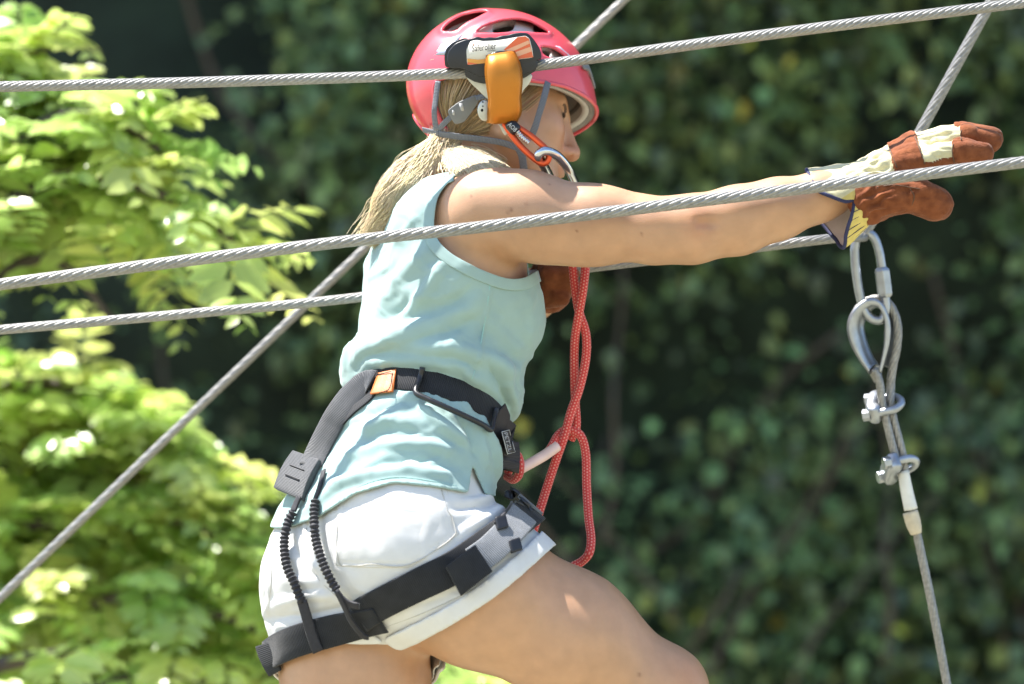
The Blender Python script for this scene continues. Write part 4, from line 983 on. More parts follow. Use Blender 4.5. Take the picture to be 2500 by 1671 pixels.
V_, F_ = text_mesh('RODEO', 1.0); w_ = V_[:, 0].max(); t_ = V_[:, 0]/w_
bx_ = 1013+(1053-1013)*t_; by_ = 170-9*t_-V_[:, 1]*9.5+4*np.sin(t_*np.pi)*-1
mk('lettering', on_helmet(list(zip(bx_, by_)), .0008), F_, M_sticker_pale, helmet, False)
arc = on_helmet([(x, y) for x, y in zip(np.linspace(1008, 1060, 12), 165-20*np.sin(np.linspace(0, 1.35, 12)))], .0008)
v, f, u = tube(arc, .0007, 5); mk('moulded_line', v, f, M_sticker_pale, helmet)
# straps
hd = lambda V: np.minimum(head(V), np.linalg.norm(V-knot, axis=1)+1)
def strap(name, pts, w, depth, mat=M_strap, th=.0014):
    p3 = smooth_path(np.array([P(a, b, d) for (a, b), d in zip(zz(pts), depth)]), 26)
    gn = grad(head, p3); gn = nrm(gn+np.array([0, -.6, 0])); v, f, u = ribbon(p3, gn, w, th); return mk(name, v, f, mat, helmet, uv=u)
strap('strap', [(418, 690), (398, 840), (385, 960), (402, 1110)], .0085, [.03, .03, .03, .035])
strap('strap', [(290, 1105), (350, 1120), (425, 1138)], .0085, [.07, .05, .033])
strap('strap', [(540, 985), (480, 1040), (415, 1110)], .0085, [.022, .026, .034])
strap('strap', [(425, 1140), (600, 1165), (800, 1188), (960, 1215), (1100, 1262)], .0095, [.032, .022, .016, .014, .016])
strap('strap', [(740, 840), (850, 800), (900, 740)], .0085, [.016, .010, .004])
strap('strap', [(1350, 700), (1305, 870), (1270, 980), (1240, 1085), (1200, 1180)], .0105, [.035, .022, .018, .016, .018])
strap('chin_strap', [(1100, 1262), (1130, 1330), (1150, 1450), (1200, 1560)], .011, [.016, .02, .03, .05])
bk = zz([(490, 945), (590, 868), (745, 800), (765, 865), (700, 960), (640, 1040), (560, 1062)])
o_ = round_poly(np.array([P(a, b, .016) for a, b in bk]), .25, 3); v, f = extrude_poly(o_, o_+np.array([0, .007, 0])); bko = mk('strap_divider', v, f, M_greyplastic, helmet, bevel=.0012)
for a in ([(590, 880), (625, 880), (640, 945), (612, 945)], [(535, 935), (560, 945), (555, 985), (535, 975)]):
    o_ = round_poly(np.array([P(x, y, .0155) for x, y in zz(a)]), .25, 3); v, f = extrude_poly(o_, o_+np.array([0, .003, 0])); mk('slot', v, f, M_label, bko)
# ------------------------------------------------------------------ gloves
def Z3(x, y, d): return P(*z3(x, y), d)
idx_f = [P(2236, 392, -.134), P(2300, 374, -.140), P(2345, 369, -.140), P(2396, 376, -.136)]
mid_f = [P(2232, 362, -.106), P(2310, 338, -.108), P(2360, 333, -.107), P(2420, 347, -.104)]
rng_f = [P(2228, 352, -.079), P(2310, 330, -.080), P(2360, 326, -.079), P(2424, 337, -.077)]
pky_f = [P(2222, 350, -.053), P(2300, 328, -.052), P(2350, 325, -.052), P(2395, 328, -.052)]
thm_f = [P(2128, 490, -.132), P(2185, 478, -.143), P(2240, 480, -.141), P(2285, 498, -.134)]
def g_fing(V):
    return [chain(V, idx_f, [.0170, .0155, .0155, .0148], .006), chain(V, mid_f, [.0155, .0140, .0138, .0132], .006),
            chain(V, rng_f, [.0145, .0132, .0130, .0125], .006), chain(V, pky_f, [.0135, .0125, .012, .0115], .006)]
def g_thumb(V): return chain(V, thm_f, [.031, .0235, .0215, .0225], .010)
def g_palm(V):
    d = smin(rcone(V, P(2118, 446, -.122), P(2238, 388, -.128), .026, .0205), rcone(V, P(2112, 430, -.065), P(2228, 356, -.060), .024, .0185), .03)
    d = smin(d, rcone(V, P(2170, 415, -.1), P(2230, 380, -.095), .026, .022), .02)
    return smin(d, rcone(V, P(2075, 455, -.11), P(2125, 445, -.1), .030, .034), .02)
def glove_sdf(V):
    F4 = g_fing(V); d = F4[0]
    for e in F4[1:]: d = smin(d, e, .0012)
    d = smax(d, -chain(V, [P(2296, 352, -.128), P(2360, 352, -.130), P(2450, 362, -.124)], [.002, .0032, .0040]), .003)
    d = smax(d, -chain(V, [P(2296, 330, -.096), P(2360, 328, -.097), P(2450, 338, -.092)], [.0015, .0028, .0034]), .003)
    d = smin(d, g_palm(V), .010); return smin(d, g_thumb(V), .014)
GVt, GFc = surface_net(glove_sdf, (.46, -.19, .15), (.73, -.02, .335), .0019); GVt = relax(GVt, GFc, 2, .4)
GN = vnormals(GVt, GFc); Q = px_of(GVt)
F4 = np.stack(g_fing(GVt)); th_d = g_thumb(GVt); pal = g_palm(GVt)
is_th = (th_d < pal-.002) & (th_d < F4.min(0)); tip = np.zeros(len(GVt), bool)
caps = [2326, 2346, 2346, 2330]; who = F4.argmin(0)
for k, cx in enumerate(caps): tip |= (who == k) & (F4[k] < .003) & (Q[:, 0] > cx)
knuck = poly_sd(Q, [(2168, 350), (2232, 318), (2252, 382), (2262, 440), (2190, 440)]) < 0
under = (GN[:, 2] < -.55) & (Q[:, 0] > 2150)
seam_low = np.where(Q[:, 0] < 2250, 418-.35*(Q[:, 0]-2190), 397) < Q[:, 1]
suede = is_th | tip | knuck | (under & (Q[:, 0] > 2180)) | (seam_low & (Q[:, 0] > 2185) & ~is_th)
stretch = noise(GVt*np.array([35, 60, 110]), 1, 14); wr = np.clip(1-np.abs(noise(GVt*np.array([60, 110, 130]), 1, 15))*2, 0, 1)**2
bunch = np.exp(-((Q[:, 0]-2140)/32)**2)*np.sin((Q[:, 0]*.5+Q[:, 1]*1.0+18*noise(GVt*60, 1, 16))*.22)
GVt = GVt+GN*(np.where(suede, .0030, 0)+.0018*stretch-np.where(suede, .0012, .0018)*wr+.0035*bunch)[:, None]
glove = tag(mk('glove', GVt, GFc, [M_canvas, M_suede], person, mi=(suede[GFc].sum(1) >= 2).astype(int)), 'cream canvas glove with brown suede palm and fingertips')
for ln in ([(2327, 352), (2325, 368), (2327, 384), (2330, 397)], [(2347, 318), (2345, 330), (2347, 342)], [(2169, 356), (2178, 380), (2190, 410)], [(2233, 334), (2242, 356), (2251, 382), (2258, 402)], [(2140, 458), (2180, 452), (2222, 458), (2246, 462)], [(2222, 462), (2232, 480), (2226, 502)]):
    q = smooth_path(np.array([(a, b, 0) for a, b in ln], float), 24)[:, :2]; p3 = march(q[:, 0], q[:, 1], glove_sdf, .0028); v, f, u = tube(p3, .0008, 5); mk('seam', v, f, M_brow, glove)
# gauntlet cuff with a slit, navy piping and blue lines
rimk = [P(1973, 416, -.112), P(2003, 468, -.160), P(2060, 492, -.160), P(2086, 494, -.152), P(2078, 530, -.154), P(2066, 575, -.140), P(2059, 606, -.118), P(2036, 582, -.085), P(2006, 545, -.066), P(1985, 490, -.056), P(1976, 438, -.072)]
basek = [P(2112, 396, -.105), P(2104, 440, -.142), P(2100, 465, -.150), P(2108, 488, -.152), P(2118, 510, -.152), P(2122, 538, -.140), P(2116, 556, -.12), P(2110, 540, -.085), P(2106, 500, -.068), P(2104, 450, -.062), P(2108, 410, -.078)]
nC_ = 88
cl_ = lambda k: smooth_path(np.vstack([k[-2:], k, k[:2]]), 15*8)
def closed_spline(k, n):
    k = np.array(k); m = len(k); t = np.linspace(0, m, n, endpoint=False); i = t.astype(int); f = (t-i)[:, None]
    p0, p1, p2, p3 = k[(i-1) % m], k[i % m], k[(i+1) % m], k[(i+2) % m]
    return .5*(2*p1+(-p0+p2)*f+(2*p0-5*p1+4*p2-p3)*f**2+(-p0+3*p1-3*p2+p3)*f**3)
rr_, bb_ = closed_spline(rimk, nC_), closed_spline(basek, nC_)
nR = 9; V_ = np.concatenate([bb_*(1-t)+rr_*t for t in np.linspace(0, 1, nR)])
F_ = [(r*nC_+j, r*nC_+(j+1) % nC_, (r+1)*nC_+(j+1) % nC_, (r+1)*nC_+j) for r in range(nR-1) for j in range(nC_)]
mi_ = [1 if 14 <= j <= 50 else 0 for r in range(nR-1) for j in range(nC_)]
V_ = V_+.002*np.stack([noise(V_*55, 1, 70+k) for k in range(3)], 1)
M_cuffin = pm('pale_cuff_lining', (.62, .52, .50), .9, var=.05)
cu = mk('cuff', V_, F_, [M_cuffin, M_cuffin, M_canvas, M_stripe], glove, mi=mi_, solid=-.0018, moff=2)
v, f, u = tube(rr_+.002*np.stack([noise(rr_*55, 1, 70+k) for k in range(3)], 1), .0028, 8, closed=True); mk('piping', v, f, M_navy, cu)
for j in (30, 34, 38, 42, 46):
    v, f, u = tube(np.array([bb_[j]*(1-t)+rr_[j]*t for t in np.linspace(.05, .97, 8)])+np.array([0, -.0016, 0]), .0006, 5); mk('blue_line', v, f, M_navy, cu)
# far glove: fist closed round the lower cable behind the chest
def fist(V):
    d = ell(V, P(1345, 690, .150), (.034, .034, .046))
    for k, x in enumerate((1330, 1350, 1369, 1386)):
        d = smin(d, chain(V, [P(x-8, 648, .155), P(x, 640, .118), P(x+5, 672, .095), P(x+2, 705, .108)], [.011, .0125, .0125, .011], .005), .004)
    return smin(d, chain(V, [P(1310, 700, .14), P(1335, 722, .11), P(1372, 728, .10)], [.018, .016, .013], .01), .008)
V_, F_ = surface_net(fist, (.0, .06, -.01), (.13, .22, .16), .0026); V_ = relax(V_, F_, 1, .4); n_ = vnormals(V_, F_); V_ = V_+n_*(.002*noise(V_*70, 1, 18)+.001*noise(V_*160, 1, 19))[:, None]
tag(mk('glove', V_, F_, M_suede, person), 'brown suede glove gripping the lower cable')
# ------------------------------------------------------------------ harness
har = thing('climbing_harness', 'black and grey climbing harness round the waist and thighs', 'harness', P(1000, 1300, -.08))
shs = lambda V: np.minimum(shirt(V), shorts(V))
def put(px, sdf, off, n=30):
    q = smooth_path(np.array([(a, b, 0) for a, b in px], float), n)[:, :2]; p3 = march(q[:, 0], q[:, 1], sdf, off)
    return p3, grad(sdf, p3, .006)
def flat(name, px, w, mat, off=.003, th=.0025, sdf=shs, n=30, parent=har, face=0.0):
    p3, n3 = put(px, sdf, off, n); n3 = nrm(n3+np.array([0, -face, 0])); v, f, u = ribbon(p3, n3, w, th); return mk(name, v, f, mat, parent, uv=u)
lp_ = plane_loop(shirt, BELTC, BELTN, .0062, 150, shift=-ST*.13); g_ = grad(shirt, lp_, .01)
v, f, u = ribbon(lp_, g_, .038, .0045, closed=True); belt = mk('waist_belt', v, f, M_blackweb, har, uv=u)
flat('belt_padding', [z5(1905, 500), z5(1960, 600), z5(1995, 700), z5(2010, 810), z5(2005, 930)], .044, pm('dark_brown_black_webbing', (.03, .024, .026), .7, var=.15, vscale=80, weave=(115, 1, .3)), .0105, .003, shirt, face=.9)
V_, F_ = text_mesh('PETZL'); w_ = V_[:, 0].max()
a0, a1 = np.array(z5(1970, 650)), np.array(z5(2008, 795)); d_ = (a1-a0); e_ = nrm(np.array([d_[1], -d_[0]]))
tag_p = [a0+e_*16-d_*.06, a0-e_*3-d_*.06, a1-e_*3+d_*.06, a1+e_*16+d_*.06]
ts = march(*np.array([a0+d_*t+e_*s for t in np.linspace(-.08, 1.08, 9) for s in np.linspace(-4, 15, 4)]).T, shirt, .0160)
mk('label_frame', ts, [(i*4+j, i*4+j+1, (i+1)*4+j+1, (i+1)*4+j) for i in range(8) for j in range(3)], pm('dark_label', (.06, .055, .055), .6, var=.1), har, solid=.0006)
ob = np.array([a0+d_*t+e_*s for t, s in ((-.08, -4), (1.08, -4), (1.08, 15), (-.08, 15), (-.08, -4))]); ob = np.concatenate([np.linspace(ob[i], ob[i+1], 8) for i in range(4)])
v, f, u = tube(march(*ob.T, shirt, .0170), .0006, 5); mk('label_border', v, f, M_label, har)
mk('lettering', march(*(a0[None]+d_[None]*(V_[:, :1]/w_)+e_[None]*(V_[:, 1:2]*13)).T, shirt, .0172), F_, M_label, har, False)
flat('orange_patch', [z5(985, 275), z5(1060, 262), z5(1140, 250)], .041, M_orangetag, .0118, .002, shirt, 12, face=.3)
for st_ in ([z5(1000, 205), z5(1110, 180)], [z5(1120, 190), z5(1105, 290), z5(1075, 335)], [z5(1020, 345), z5(1080, 325)]):
    p3, n3 = put(st_, shirt, .0146, 10); v, f, u = tube(p3, .0006, 5); mk('stitch', v, f, M_stitch, har)
# grey riser webbing and its folded buckle end at the back
flat('riser_webbing', [z5(965, 262), z5(930, 262), z5(870, 300), z5(780, 390), z5(690, 520), z5(610, 670), z5(545, 800), z5(500, 900)], .0375, M_greyweb, .013, .003, shs, 40, face=1.4)
flat('riser_backing', [z5(985, 330), z5(920, 400), z5(820, 480), z5(740, 560)], .018, M_blackweb, .004, .0025, shs, 20)
def slab(name, quad, mat, off, th, sdf=shs, n=9, bow=.0, parent=har, face=.5):
    """a block of folded webbing: picture quad (a b along the start edge, d c along the end edge)"""
    a, b, c, d = [np.array(q, float) for q in quad]; g = np.array([[(a*(1-s)+b*s)*(1-t)+(d*(1-s)+c*s)*t for s in np.linspace(0, 1, 5)] for t in np.linspace(0, 1, n)])
    cen = march(*[[x] for x in g.reshape(-1, 2).mean(0)], sdf, off)[0]; nn = nrm(grad(sdf, cen[None], .012)[0]+np.array([0, -face, 0]))
    ro = np.array([0, -DIST, 0.0]); rd = nrm(np.array([P(x, y) for x, y in g.reshape(-1, 2)])-ro)          # a flat piece in its own plane
    m3 = (ro+rd*(((cen-ro)@nn)/(rd@nn))[:, None]).reshape(n, 5, 3)
    t = np.linspace(0, 1, n); lift = nn*(bow*np.sin(np.pi*t))[:, None]
    topp = m3+lift[:, None]+nn*th; bot = m3+lift[:, None]*.3
    ln = np.linalg.norm(m3[-1, 2]-m3[0, 2]); wd = np.linalg.norm(m3[0, -1]-m3[0, 0])
    V = np.vstack([topp.reshape(-1, 3), bot.reshape(-1, 3)]); N5 = n*5; F = []
    for i in range(n-1):
        for j in range(4): F += [(i*5+j, i*5+j+1, (i+1)*5+j+1, (i+1)*5+j), (N5+i*5+j, N5+(i+1)*5+j, N5+(i+1)*5+j+1, N5+i*5+j+1)]
        F += [(i*5, (i+1)*5, N5+(i+1)*5, N5+i*5), (i*5+4, N5+i*5+4, N5+(i+1)*5+4, (i+1)*5+4)]
    for j in range(4): F += [(j, N5+j, N5+j+1, j+1), ((n-1)*5+j, (n-1)*5+j+1, N5+(n-1)*5+j+1, N5+(n-1)*5+j)]
    uv = np.array([(ln*i/(n-1), wd*j/4) for i in range(n) for j in range(5)]*2)
    o = mk(name, V, F, mat, parent, uv=uv, bevel=.0015); return o, topp, nn
bkl, tp3, nn = slab('riser_buckle', [z5(385, 800), z5(590, 872), z5(455, 1180), z5(238, 1085)], M_greyweb, .012, .009, bow=.004)
for t in (3, 5):
    r_ = tp3[t]; pth = smooth_path(r_[1:4]+nn*.0004, 10); v, f, u = tube(pth, .0011, 5); mk('stitch_bar', v, f, M_stitch, bkl)
# elastic cords down to the leg loops
def coil(px, off, r=.0062):
    p3, n3 = put(px, shs, off, 150); s = np.r_[0, np.cumsum(np.linalg.norm(np.diff(p3, axis=0), axis=1))]
    v, f, u = tube(p3, r*(1+.17*np.sin(2*np.pi*s/.0066)), 12); mk('elastic_cord', v, f, M_elastic, har, uv=u)
coil([(716, 1250), (706, 1268), (699, 1290), (694, 1320), (695, 1355), (702, 1389), (718, 1423), (731, 1457), (740, 1470)], .010)
coil([(770, 1222), (767, 1245), (767, 1269), (770, 1314), (781, 1355), (794, 1389), (811, 1423), (822, 1440)], .010)
flat('cord_strap', [(734, 1212), (727, 1226), (717, 1250)], .013, M_elastic, .008, .003, n=10)
flat('cord_strap', [(792, 1150), (782, 1190), (770, 1224)], .009, M_elastic, .006, .003, n=10)
flat('cord_strap', [(738, 1466), (748, 1500), (762, 1550), (778, 1592)], .017, M_elastic, .010, .003, n=16)
flat('cord_strap', [(820, 1438), (838, 1462), (856, 1474), (878, 1480)], .010, M_elastic, .011, .003, n=12)
flat('cord_strap', [(822, 1440), (842, 1480), (858, 1515), (885, 1550), (900, 1555)], .009, M_elastic, .013, .003, n=16)
# leg loops
nl = lambda V: smin(smin(sh_near(V), np.linalg.norm(V-NG, axis=1)-.118, .045), torso(V), .045)-.0065
fl2 = lambda V: smin(sh_far(V), np.linalg.norm(V-FG, axis=1)-.098, .04)-.0065
pp = march(*np.array([(885, 1501), (924, 1477), (1026, 1426), (1111, 1385), (1180, 1334)]).T, shorts, .0)
c_, n_ = fit_plane(pp, nrm(NTH[1]-NTH[0])); lp_ = plane_loop(nl, c_, n_, .0075, 140, shift=-grad(nl, c_[None])[0]*.11); g_ = grad(nl, lp_, .012)
vis = smooth_path(np.array([(868, 1515, 0), (885, 1500, 0), (924, 1477, 0), (1026, 1426, 0), (1111, 1385, 0), (1180, 1337, 0), (1250, 1285, 0), (1300, 1245, 0)], float), 60)[:, :2]
vp = march(*vis.T, shorts, .006); vp = relax(vp, np.stack([np.arange(58), np.arange(1, 59), np.arange(2, 60)], 1), 6, .5, [0, 59])
g_ = grad(shorts, vp, .014); g_[:6] = nrm(g_[:6]+np.array([-.3, -.6, 0])); vp[0] += np.array([0, .012, 0])
bk_ = np.array([p_ for p_ in lp_ if p_[1] > -.12]); bk_ = bk_[np.argsort(-bk_[:, 0])]
v, f, u = ribbon(vp, g_, .047, .0035); ll = mk('leg_loop', v, f, M_blackweb, har, uv=u)
pp = march(*np.array([(690, 1580), (753, 1556), (822, 1537), (870, 1524)]).T, shorts, .0)
c_, n_ = fit_plane(pp, nrm(FTH[1]-FTH[0])); lp_ = plane_loop(fl2, c_, n_, .0075, 140, shift=-grad(fl2, c_[None])[0]*.10); g_ = grad(fl2, lp_, .012)
vis = smooth_path(np.array([(650, 1604, 0), (668, 1590, 0), (700, 1574, 0), (753, 1556, 0), (822, 1538, 0), (880, 1524, 0), (930, 1514, 0)], float), 50)[:, :2]
vp = march(*vis.T, shorts, .007); vp = relax(vp, np.stack([np.arange(48), np.arange(1, 49), np.arange(2, 50)], 1), 8, .5, [0, 49]); g_ = grad(shorts, vp, .02)
lp_ = lp_[lp_[:, 1] > vp[0, 1]]; v, f, u = ribbon(vp, g_, .046, .0035); mk('leg_loop', v, f, M_blackweb, har, uv=u)
flat('leg_webbing', [z6(1640, 650), z6(1760, 560), z6(1880, 440), z6(1990, 310), z6(2040, 240)], .044, M_lightweb, .0115, .0028, shorts, 24, ll)
slab('leg_buckle', [z6(1430, 690), z6(1540, 900), z6(1768, 722), z6(1642, 530)], M_blackweb, .014, .007, shorts, bow=.006)
for a in ((1825, 385), (1925, 545)):
    slab('keeper', [z6(a[0]-48, a[1]-40), z6(a[0]-30, a[1]+52), z6(a[0]+50, a[1]+28), z6(a[0]+28, a[1]-62)], M_blackplastic, .014, .007, shorts, 5)
p3, n3 = put([z6(1905, 225), z6(1880, 270), z6(1830, 330), z6(1780, 375)], shorts, .014, 16); v, f, u = tube(p3, .0022, 7); mk('thin_cord', v, f, M_elastic, har)
p3, n3 = put([z6(1860, 195), z6(1925, 150), z6(1985, 215), z6(2040, 290), z6(2085, 370)], shorts, .010, 18); v, f, u = ribbon(p3, n3, .016, .004); mk('leg_strap_edge', v, f, M_blackplastic, har, uv=u)
slab('strap_tail', [z6(80, 1255), z6(212, 1212), z6(262, 1425), z6(180, 1472)], M_blackweb, .006, .004, shorts, bow=.003)
# stiff gear loop under the belt
p3, n3 = put([z5(1350, 150), z5(1325, 250), z5(1298, 320), z5(1310, 352), z5(1400, 395), z5(1600, 485), z5(1800, 580), z5(1872, 625), z5(1890, 560), z5(1915, 455)], shirt, .0150, 60)
v, f, u = tube(p3, .0042, 9); mk('gear_loop', v, f, M_blackplastic, har, uv=u)

# ------------------------------------------------------------------ red lanyard rope
RY = .03
def rp(pts, r=.0066, n=120):
    p3 = smooth_path(np.array([P(*zr(a, b), d) for a, b, d in pts]), n); v, f, u = tube(p3, r, 12); return v, f, u
rope = thing('rope_lanyard', 'red braided rope lanyard hanging in front of the climber', 'rope', P(1420, 1000, RY))
v, f, u = rp([(352, -112, .0), (338, -60, .015), (336, 0, .025), (345, 60, RY), (358, 180, RY), (378, 310, RY), (412, 420, RY-.004), (412, 540, RY-.008), (382, 680, RY-.012), (340, 800, RY-.014), (308, 915, RY-.014), (268, 1030, RY-.01), (222, 1170, RY-.01), (178, 1310, RY-.02), (150, 1400, RY-.02)], n=200); mk('strand', v, f, M_rope, rope, uv=u)
v, f, u = rp([(352, -112, .0), (385, -70, .01), (408, 0, .02), (412, 75, RY), (400, 200, RY-.012), (380, 320, RY-.014), (360, 450, RY-.004), (357, 600, RY+.004), (362, 750, RY+.006), (366, 870, RY+.004), (340, 930, RY+.008)], n=160); mk('strand', v, f, M_rope, rope, uv=u)
v, f, u = rp([(215, 1010, .0), (250, 960, .01), (275, 915, .022), (310, 885, .03), (350, 885, .03), (390, 915, .03), (412, 1000, .03), (416, 1150, .02), (425, 1300, .0), (437, 1400, -.02), (428, 1470, -.03), (395, 1510, -.02), (350, 1535, -.02)], n=160); mk('loop', v, f, M_rope, rope, uv=u)
v, f, u = rp([(100, 1068, -.02), (160, 1035, -.01), (220, 1000, .0), (275, 960, .01)], .0082, 30); mk('sleeve', v, f, M_sleeve, rope, uv=u)
v, f, u = rp([(40, 1085, -.01), (60, 1020, -.03), (85, 1005, -.045), (98, 1045, -.05), (92, 1095, -.045), (65, 1120, -.03), (35, 1105, -.01)], .0064, 60); mk('tie_in_loop', v, f, M_rope, rope, uv=u)

# ------------------------------------------------------------------ trolley on the top cable
tr = thing('zip_line_trolley', 'black and orange trolley pulley clipped on the top cable', 'trolley', P(1215, 300, YA))
def prism(name, pts, y0, y1, mat, rnd=.25, bevel=.002, parent=tr, smooth=True):
    a = round_poly(np.array([(*z1(*p_), 0) for p_ in pts], float), rnd, 4)[:, :2] if rnd else np.array([z1(*p_) for p_ in pts])
    v, f = extrude_poly(np.array([P(x, y, y0) for x, y in a]), np.array([P(x, y, y1) for x, y in a])); return mk(name, v, f, mat, parent, smooth=smooth, bevel=bevel)
house = prism('housing', [(500, 440), (560, 372), (640, 340), (690, 332), (750, 312), (800, 326), (850, 318), (905, 322), (960, 305), (1010, 300), (1060, 285), (1120, 278), (1180, 284), (1230, 335), (1275, 400), (1296, 460), (1294, 505), (1255, 512), (1268, 565), (1225, 605), (1150, 640), (1060, 655), (900, 660), (760, 650), (640, 585), (520, 580), (490, 520)], YA-.026, YA+.034, M_blackplastic, .3, .005)
prism('housing_shoulder', [(468, 480), (485, 415), (540, 360), (640, 322), (700, 345), (660, 420), (655, 560), (560, 585), (475, 575)], YA-.018, YA+.03, M_blackplastic, .3, .006)
prism('lower_body', [(635, 560), (650, 655), (720, 695), (790, 712), (900, 715), (1060, 700), (1160, 660), (1250, 600), (1258, 505), (900, 540)], YA-.022, YA+.03, M_blacksatin, .15, .003)
sf = YA-.0268
stk = prism('sticker', [(657, 425), (690, 355), (745, 342), (800, 352), (900, 348), (990, 335), (1080, 318), (1160, 306), (1195, 330), (1218, 420), (1228, 492), (1000, 520), (800, 540), (664, 556)], sf, sf+.003, M_sticker_cream, .18, .0)
def dec(pts, mat, k): prism('print', pts, sf-.0004*k, sf+.001, mat, 0, 0, stk, False)
dec([(975, 425), (1090, 318), (1158, 309), (1190, 332), (1225, 488), (1150, 498), (1080, 505), (1050, 460)], M_sticker_red, 1)
dec([(990, 428), (1185, 345), (1196, 372), (1030, 450)], M_sticker_pale, 2)
dec([(665, 500), (760, 510), (850, 500), (850, 535), (668, 553)], M_sticker_orange, 1)
dec([(666, 530), (760, 545), (668, 553)], M_sticker_red, 2)
dec([(1055, 452), (1200, 400), (1212, 440), (1075, 490)], M_sticker_pale, 2)
def print_text(s, a, b, hgt, mat, parent, y, nm='lettering', shear=0.0):
    V, F = text_mesh(s, 1.0, shear); w = V[:, 0].max(); a = np.array(z1(*a)); b = np.array(z1(*b)); d = b-a; e = nrm(np.array([d[1], -d[0]]))
    if e[1] > 0: e = -e
    q = a+d*(V[:, :1]/w)+e*(V[:, 1:2]*hgt/3.484); mk(nm, np.array([P(x, yy, y) for x, yy in q]), F, mat, parent, False)
print_text('Saferoller', (706, 441), (915, 416), 76, M_black_print, stk, sf-.0012, shear=.12)
dec([(835, 434), (905, 427), (905, 431), (835, 438)], M_black_print, 1)
dec([(708, 378), (724, 374), (728, 382), (712, 386)], M_sticker_red, 2)
# orange arch, side plates, rollers
arch_o = [(850, 500), (872, 462), (920, 447), (1000, 446), (1045, 462), (1078, 530), (1096, 640), (1094, 730), (1080, 830), (1086, 950), (1060, 1005), (960, 1032), (870, 1036), (876, 930), (884, 850), (868, 740), (852, 620)]
prism('arch_shadow_gap', [(832, 520), (856, 462), (915, 436), (1000, 434), (1060, 452), (1085, 520), (1060, 640), (850, 640)], YA-.031, YA-.02, M_blacksatin, .3, .002)  # solid black block put in for the shade round the arch top
# the arch is a curved strap: front face bows outwards
L_ = smooth_path(np.array([(858, 505, 0), (852, 620, 0), (868, 740, 0), (884, 850, 0), (876, 940, 0), (868, 1030, 0)]), 26)[:, :2]; R_ = smooth_path(np.array([(1045, 478, 0), (1084, 570, 0), (1096, 690, 0), (1082, 830, 0), (1088, 940, 0), (1056, 1008, 0)]), 26)[:, :2]
rows = []; nn_ = 11
for i in range(26):
    t = i/25; bulge = YA-.040+.012*(1-math.sin(math.pi*min(1, t*1.02+.0)))**3-.006*math.sin(math.pi*t); row = []
    for j in range(nn_):
        s = j/(nn_-1); p_ = L_[i]*(1-s)+R_[i]*s; edge = max(0, abs(2*s-1)-.62)/.38; row.append(P(*z1(*p_), bulge+.006*edge**2))
    rows.append(row)
V_ = np.array(rows).reshape(-1, 3); F_ = [(i*nn_+j, i*nn_+j+1, (i+1)*nn_+j+1, (i+1)*nn_+j) for i in range(25) for j in range(nn_-1)]
mk('orange_arch', V_, F_, M_anod, tr, solid=-.009)
prism('side_plate', [(640, 640), (690, 705), (770, 780), (840, 850), (872, 920), (876, 1030), (960, 1045), (1060, 1010), (1090, 960), (1105, 840), (1150, 760), (1195, 715), (1224, 640), (1100, 560), (760, 560)], YA-.008, YA+.022, M_plate, .25, .002)
cx = np.array(z1(815, 940)); ang = np.linspace(0, 2*np.pi, 28, endpoint=False)
ro = np.array([(cx[0]+18.5*math.cos(w), cx[1]+26*math.sin(w)) for w in ang])
v, f = extrude_poly(np.array([P(x, y, YA-.016) for x, y in ro]), np.array([P(x, y, YA+.016) for x, y in ro])); rl = mk('roller', v, f, M_plate, tr, bevel=.002)
for a in ((790, 940), (797, 905), (797, 870)):
    q = np.array(z1(*a)); rr2 = 3.2 if a[1] == 940 else 1.8; ro = np.array([(q[0]+rr2*math.cos(w), q[1]+rr2*1.2*math.sin(w)) for w in ang[::3]])
    v, f = extrude_poly(np.array([P(x, y, YA-.0166) for x, y in ro]), np.array([P(x, y, YA-.01) for x, y in ro])); mk('rivet', v, f, M_stitch, rl)
prism('lower_eye', [(900, 1030), (1010, 1020), (1040, 1060), (1020, 1110), (990, 1160), (960, 1120), (940, 1070)], YA-.014, YA-.004, M_plate, .3, .0015)
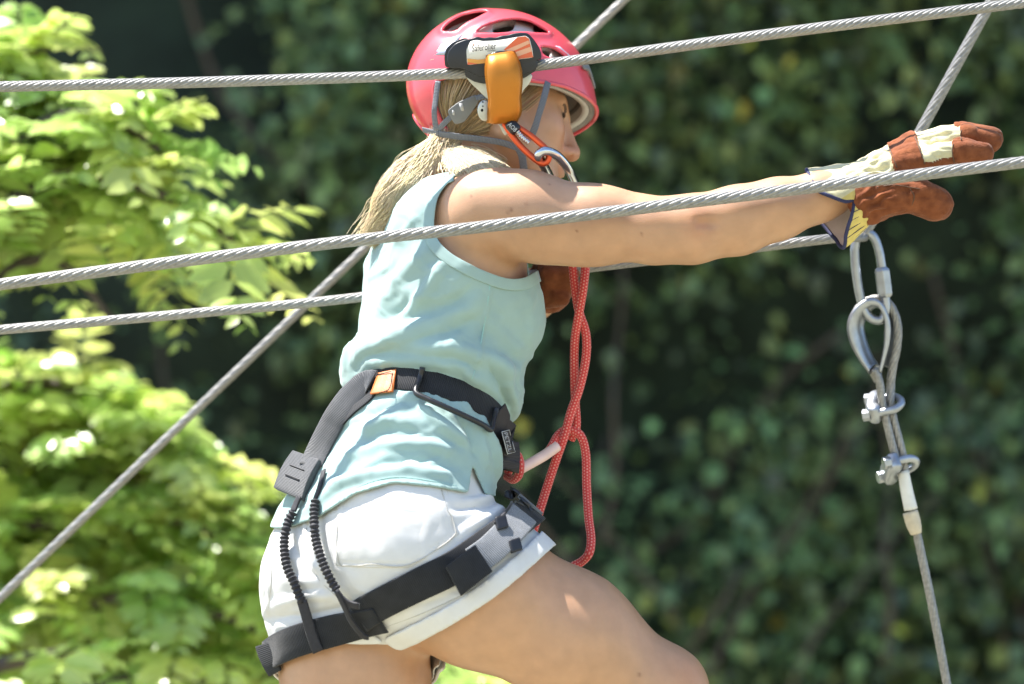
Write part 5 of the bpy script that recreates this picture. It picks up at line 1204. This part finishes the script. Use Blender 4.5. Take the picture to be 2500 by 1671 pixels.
# ------------------------------------------------------------------ carabiners
def zc(pts): return np.array([P(*z1(a, b), d) for a, b, d in pts])
oc = thing('orange_carabiner', 'orange carabiner hanging below the trolley beside the chin', 'carabiner', P(1290, 360, -.1))
k = zc([(985, 1050, -.096), (1030, 1130, -.1), (1110, 1235, -.104), (1220, 1340, -.108), (1300, 1392, -.110), (1352, 1365, -.110), (1350, 1290, -.109), (1260, 1200, -.107), (1160, 1125, -.103), (1080, 1075, -.1), (1020, 1035, -.097)])
v, f, u = tube(closed_spline(k, 110), .0046, 10, closed=True); mk('frame', v, f, M_redanod, oc, uv=u)
gt = zc([(1020, 1045, -.104), (1055, 1085, -.106), (1090, 1120, -.107)]); v, f, u = tube(smooth_path(gt, 8), [.0075, .0092, .0092, .0092, .0092, .0092, .0088, .007], 8); mk('gate_sleeve', v, f, M_blackplastic, oc)
gs = smooth_path(zc([(1090, 1120, -.107), (1130, 1165, -.108), (1190, 1215, -.108)]), 40); s_ = np.linspace(0, 1, 40); v, f, u = tube(gs, .0038*(1+.2*np.sin(s_*40)), 8); mk('spring', v, f, M_chrome, oc)
V_, F_ = text_mesh('AO8'); 
q0 = zc([(1018, 1052, -.1158)])[0]; q1_ = zc([(1080, 1112, -.1158)])[0]; d_ = q1_-q0; e_ = nrm(np.array([-d_[2], 0, d_[0]])); e_ = e_ if e_[2] > 0 else -e_
mk('lettering', q0+d_[None]*(V_[:, :1]/V_[:, 0].max())+e_*(V_[:, 1:2]-.35)*.009, F_, M_label, oc, False)
sc_ = thing('steel_carabiner', 'polished steel carabiner between the chin and the shoulder', 'carabiner', P(1380, 420, -.06))
k = zc([(1270, 1325, -.116), (1305, 1290, -.118), (1370, 1295, -.112), (1450, 1345, -.098), (1530, 1450, -.075), (1590, 1590, -.04), (1640, 1800, -.01), (1600, 1930, .0), (1520, 1900, .0), (1440, 1720, -.02), (1370, 1520, -.06), (1300, 1380, -.1)])
v, f, u = tube(closed_spline(k, 120), .0068, 12, closed=True); mk('frame', v, f, M_chrome, sc_, uv=u)

for o in list(bpy.data.objects):
    if '_base' in o: del o['_base']
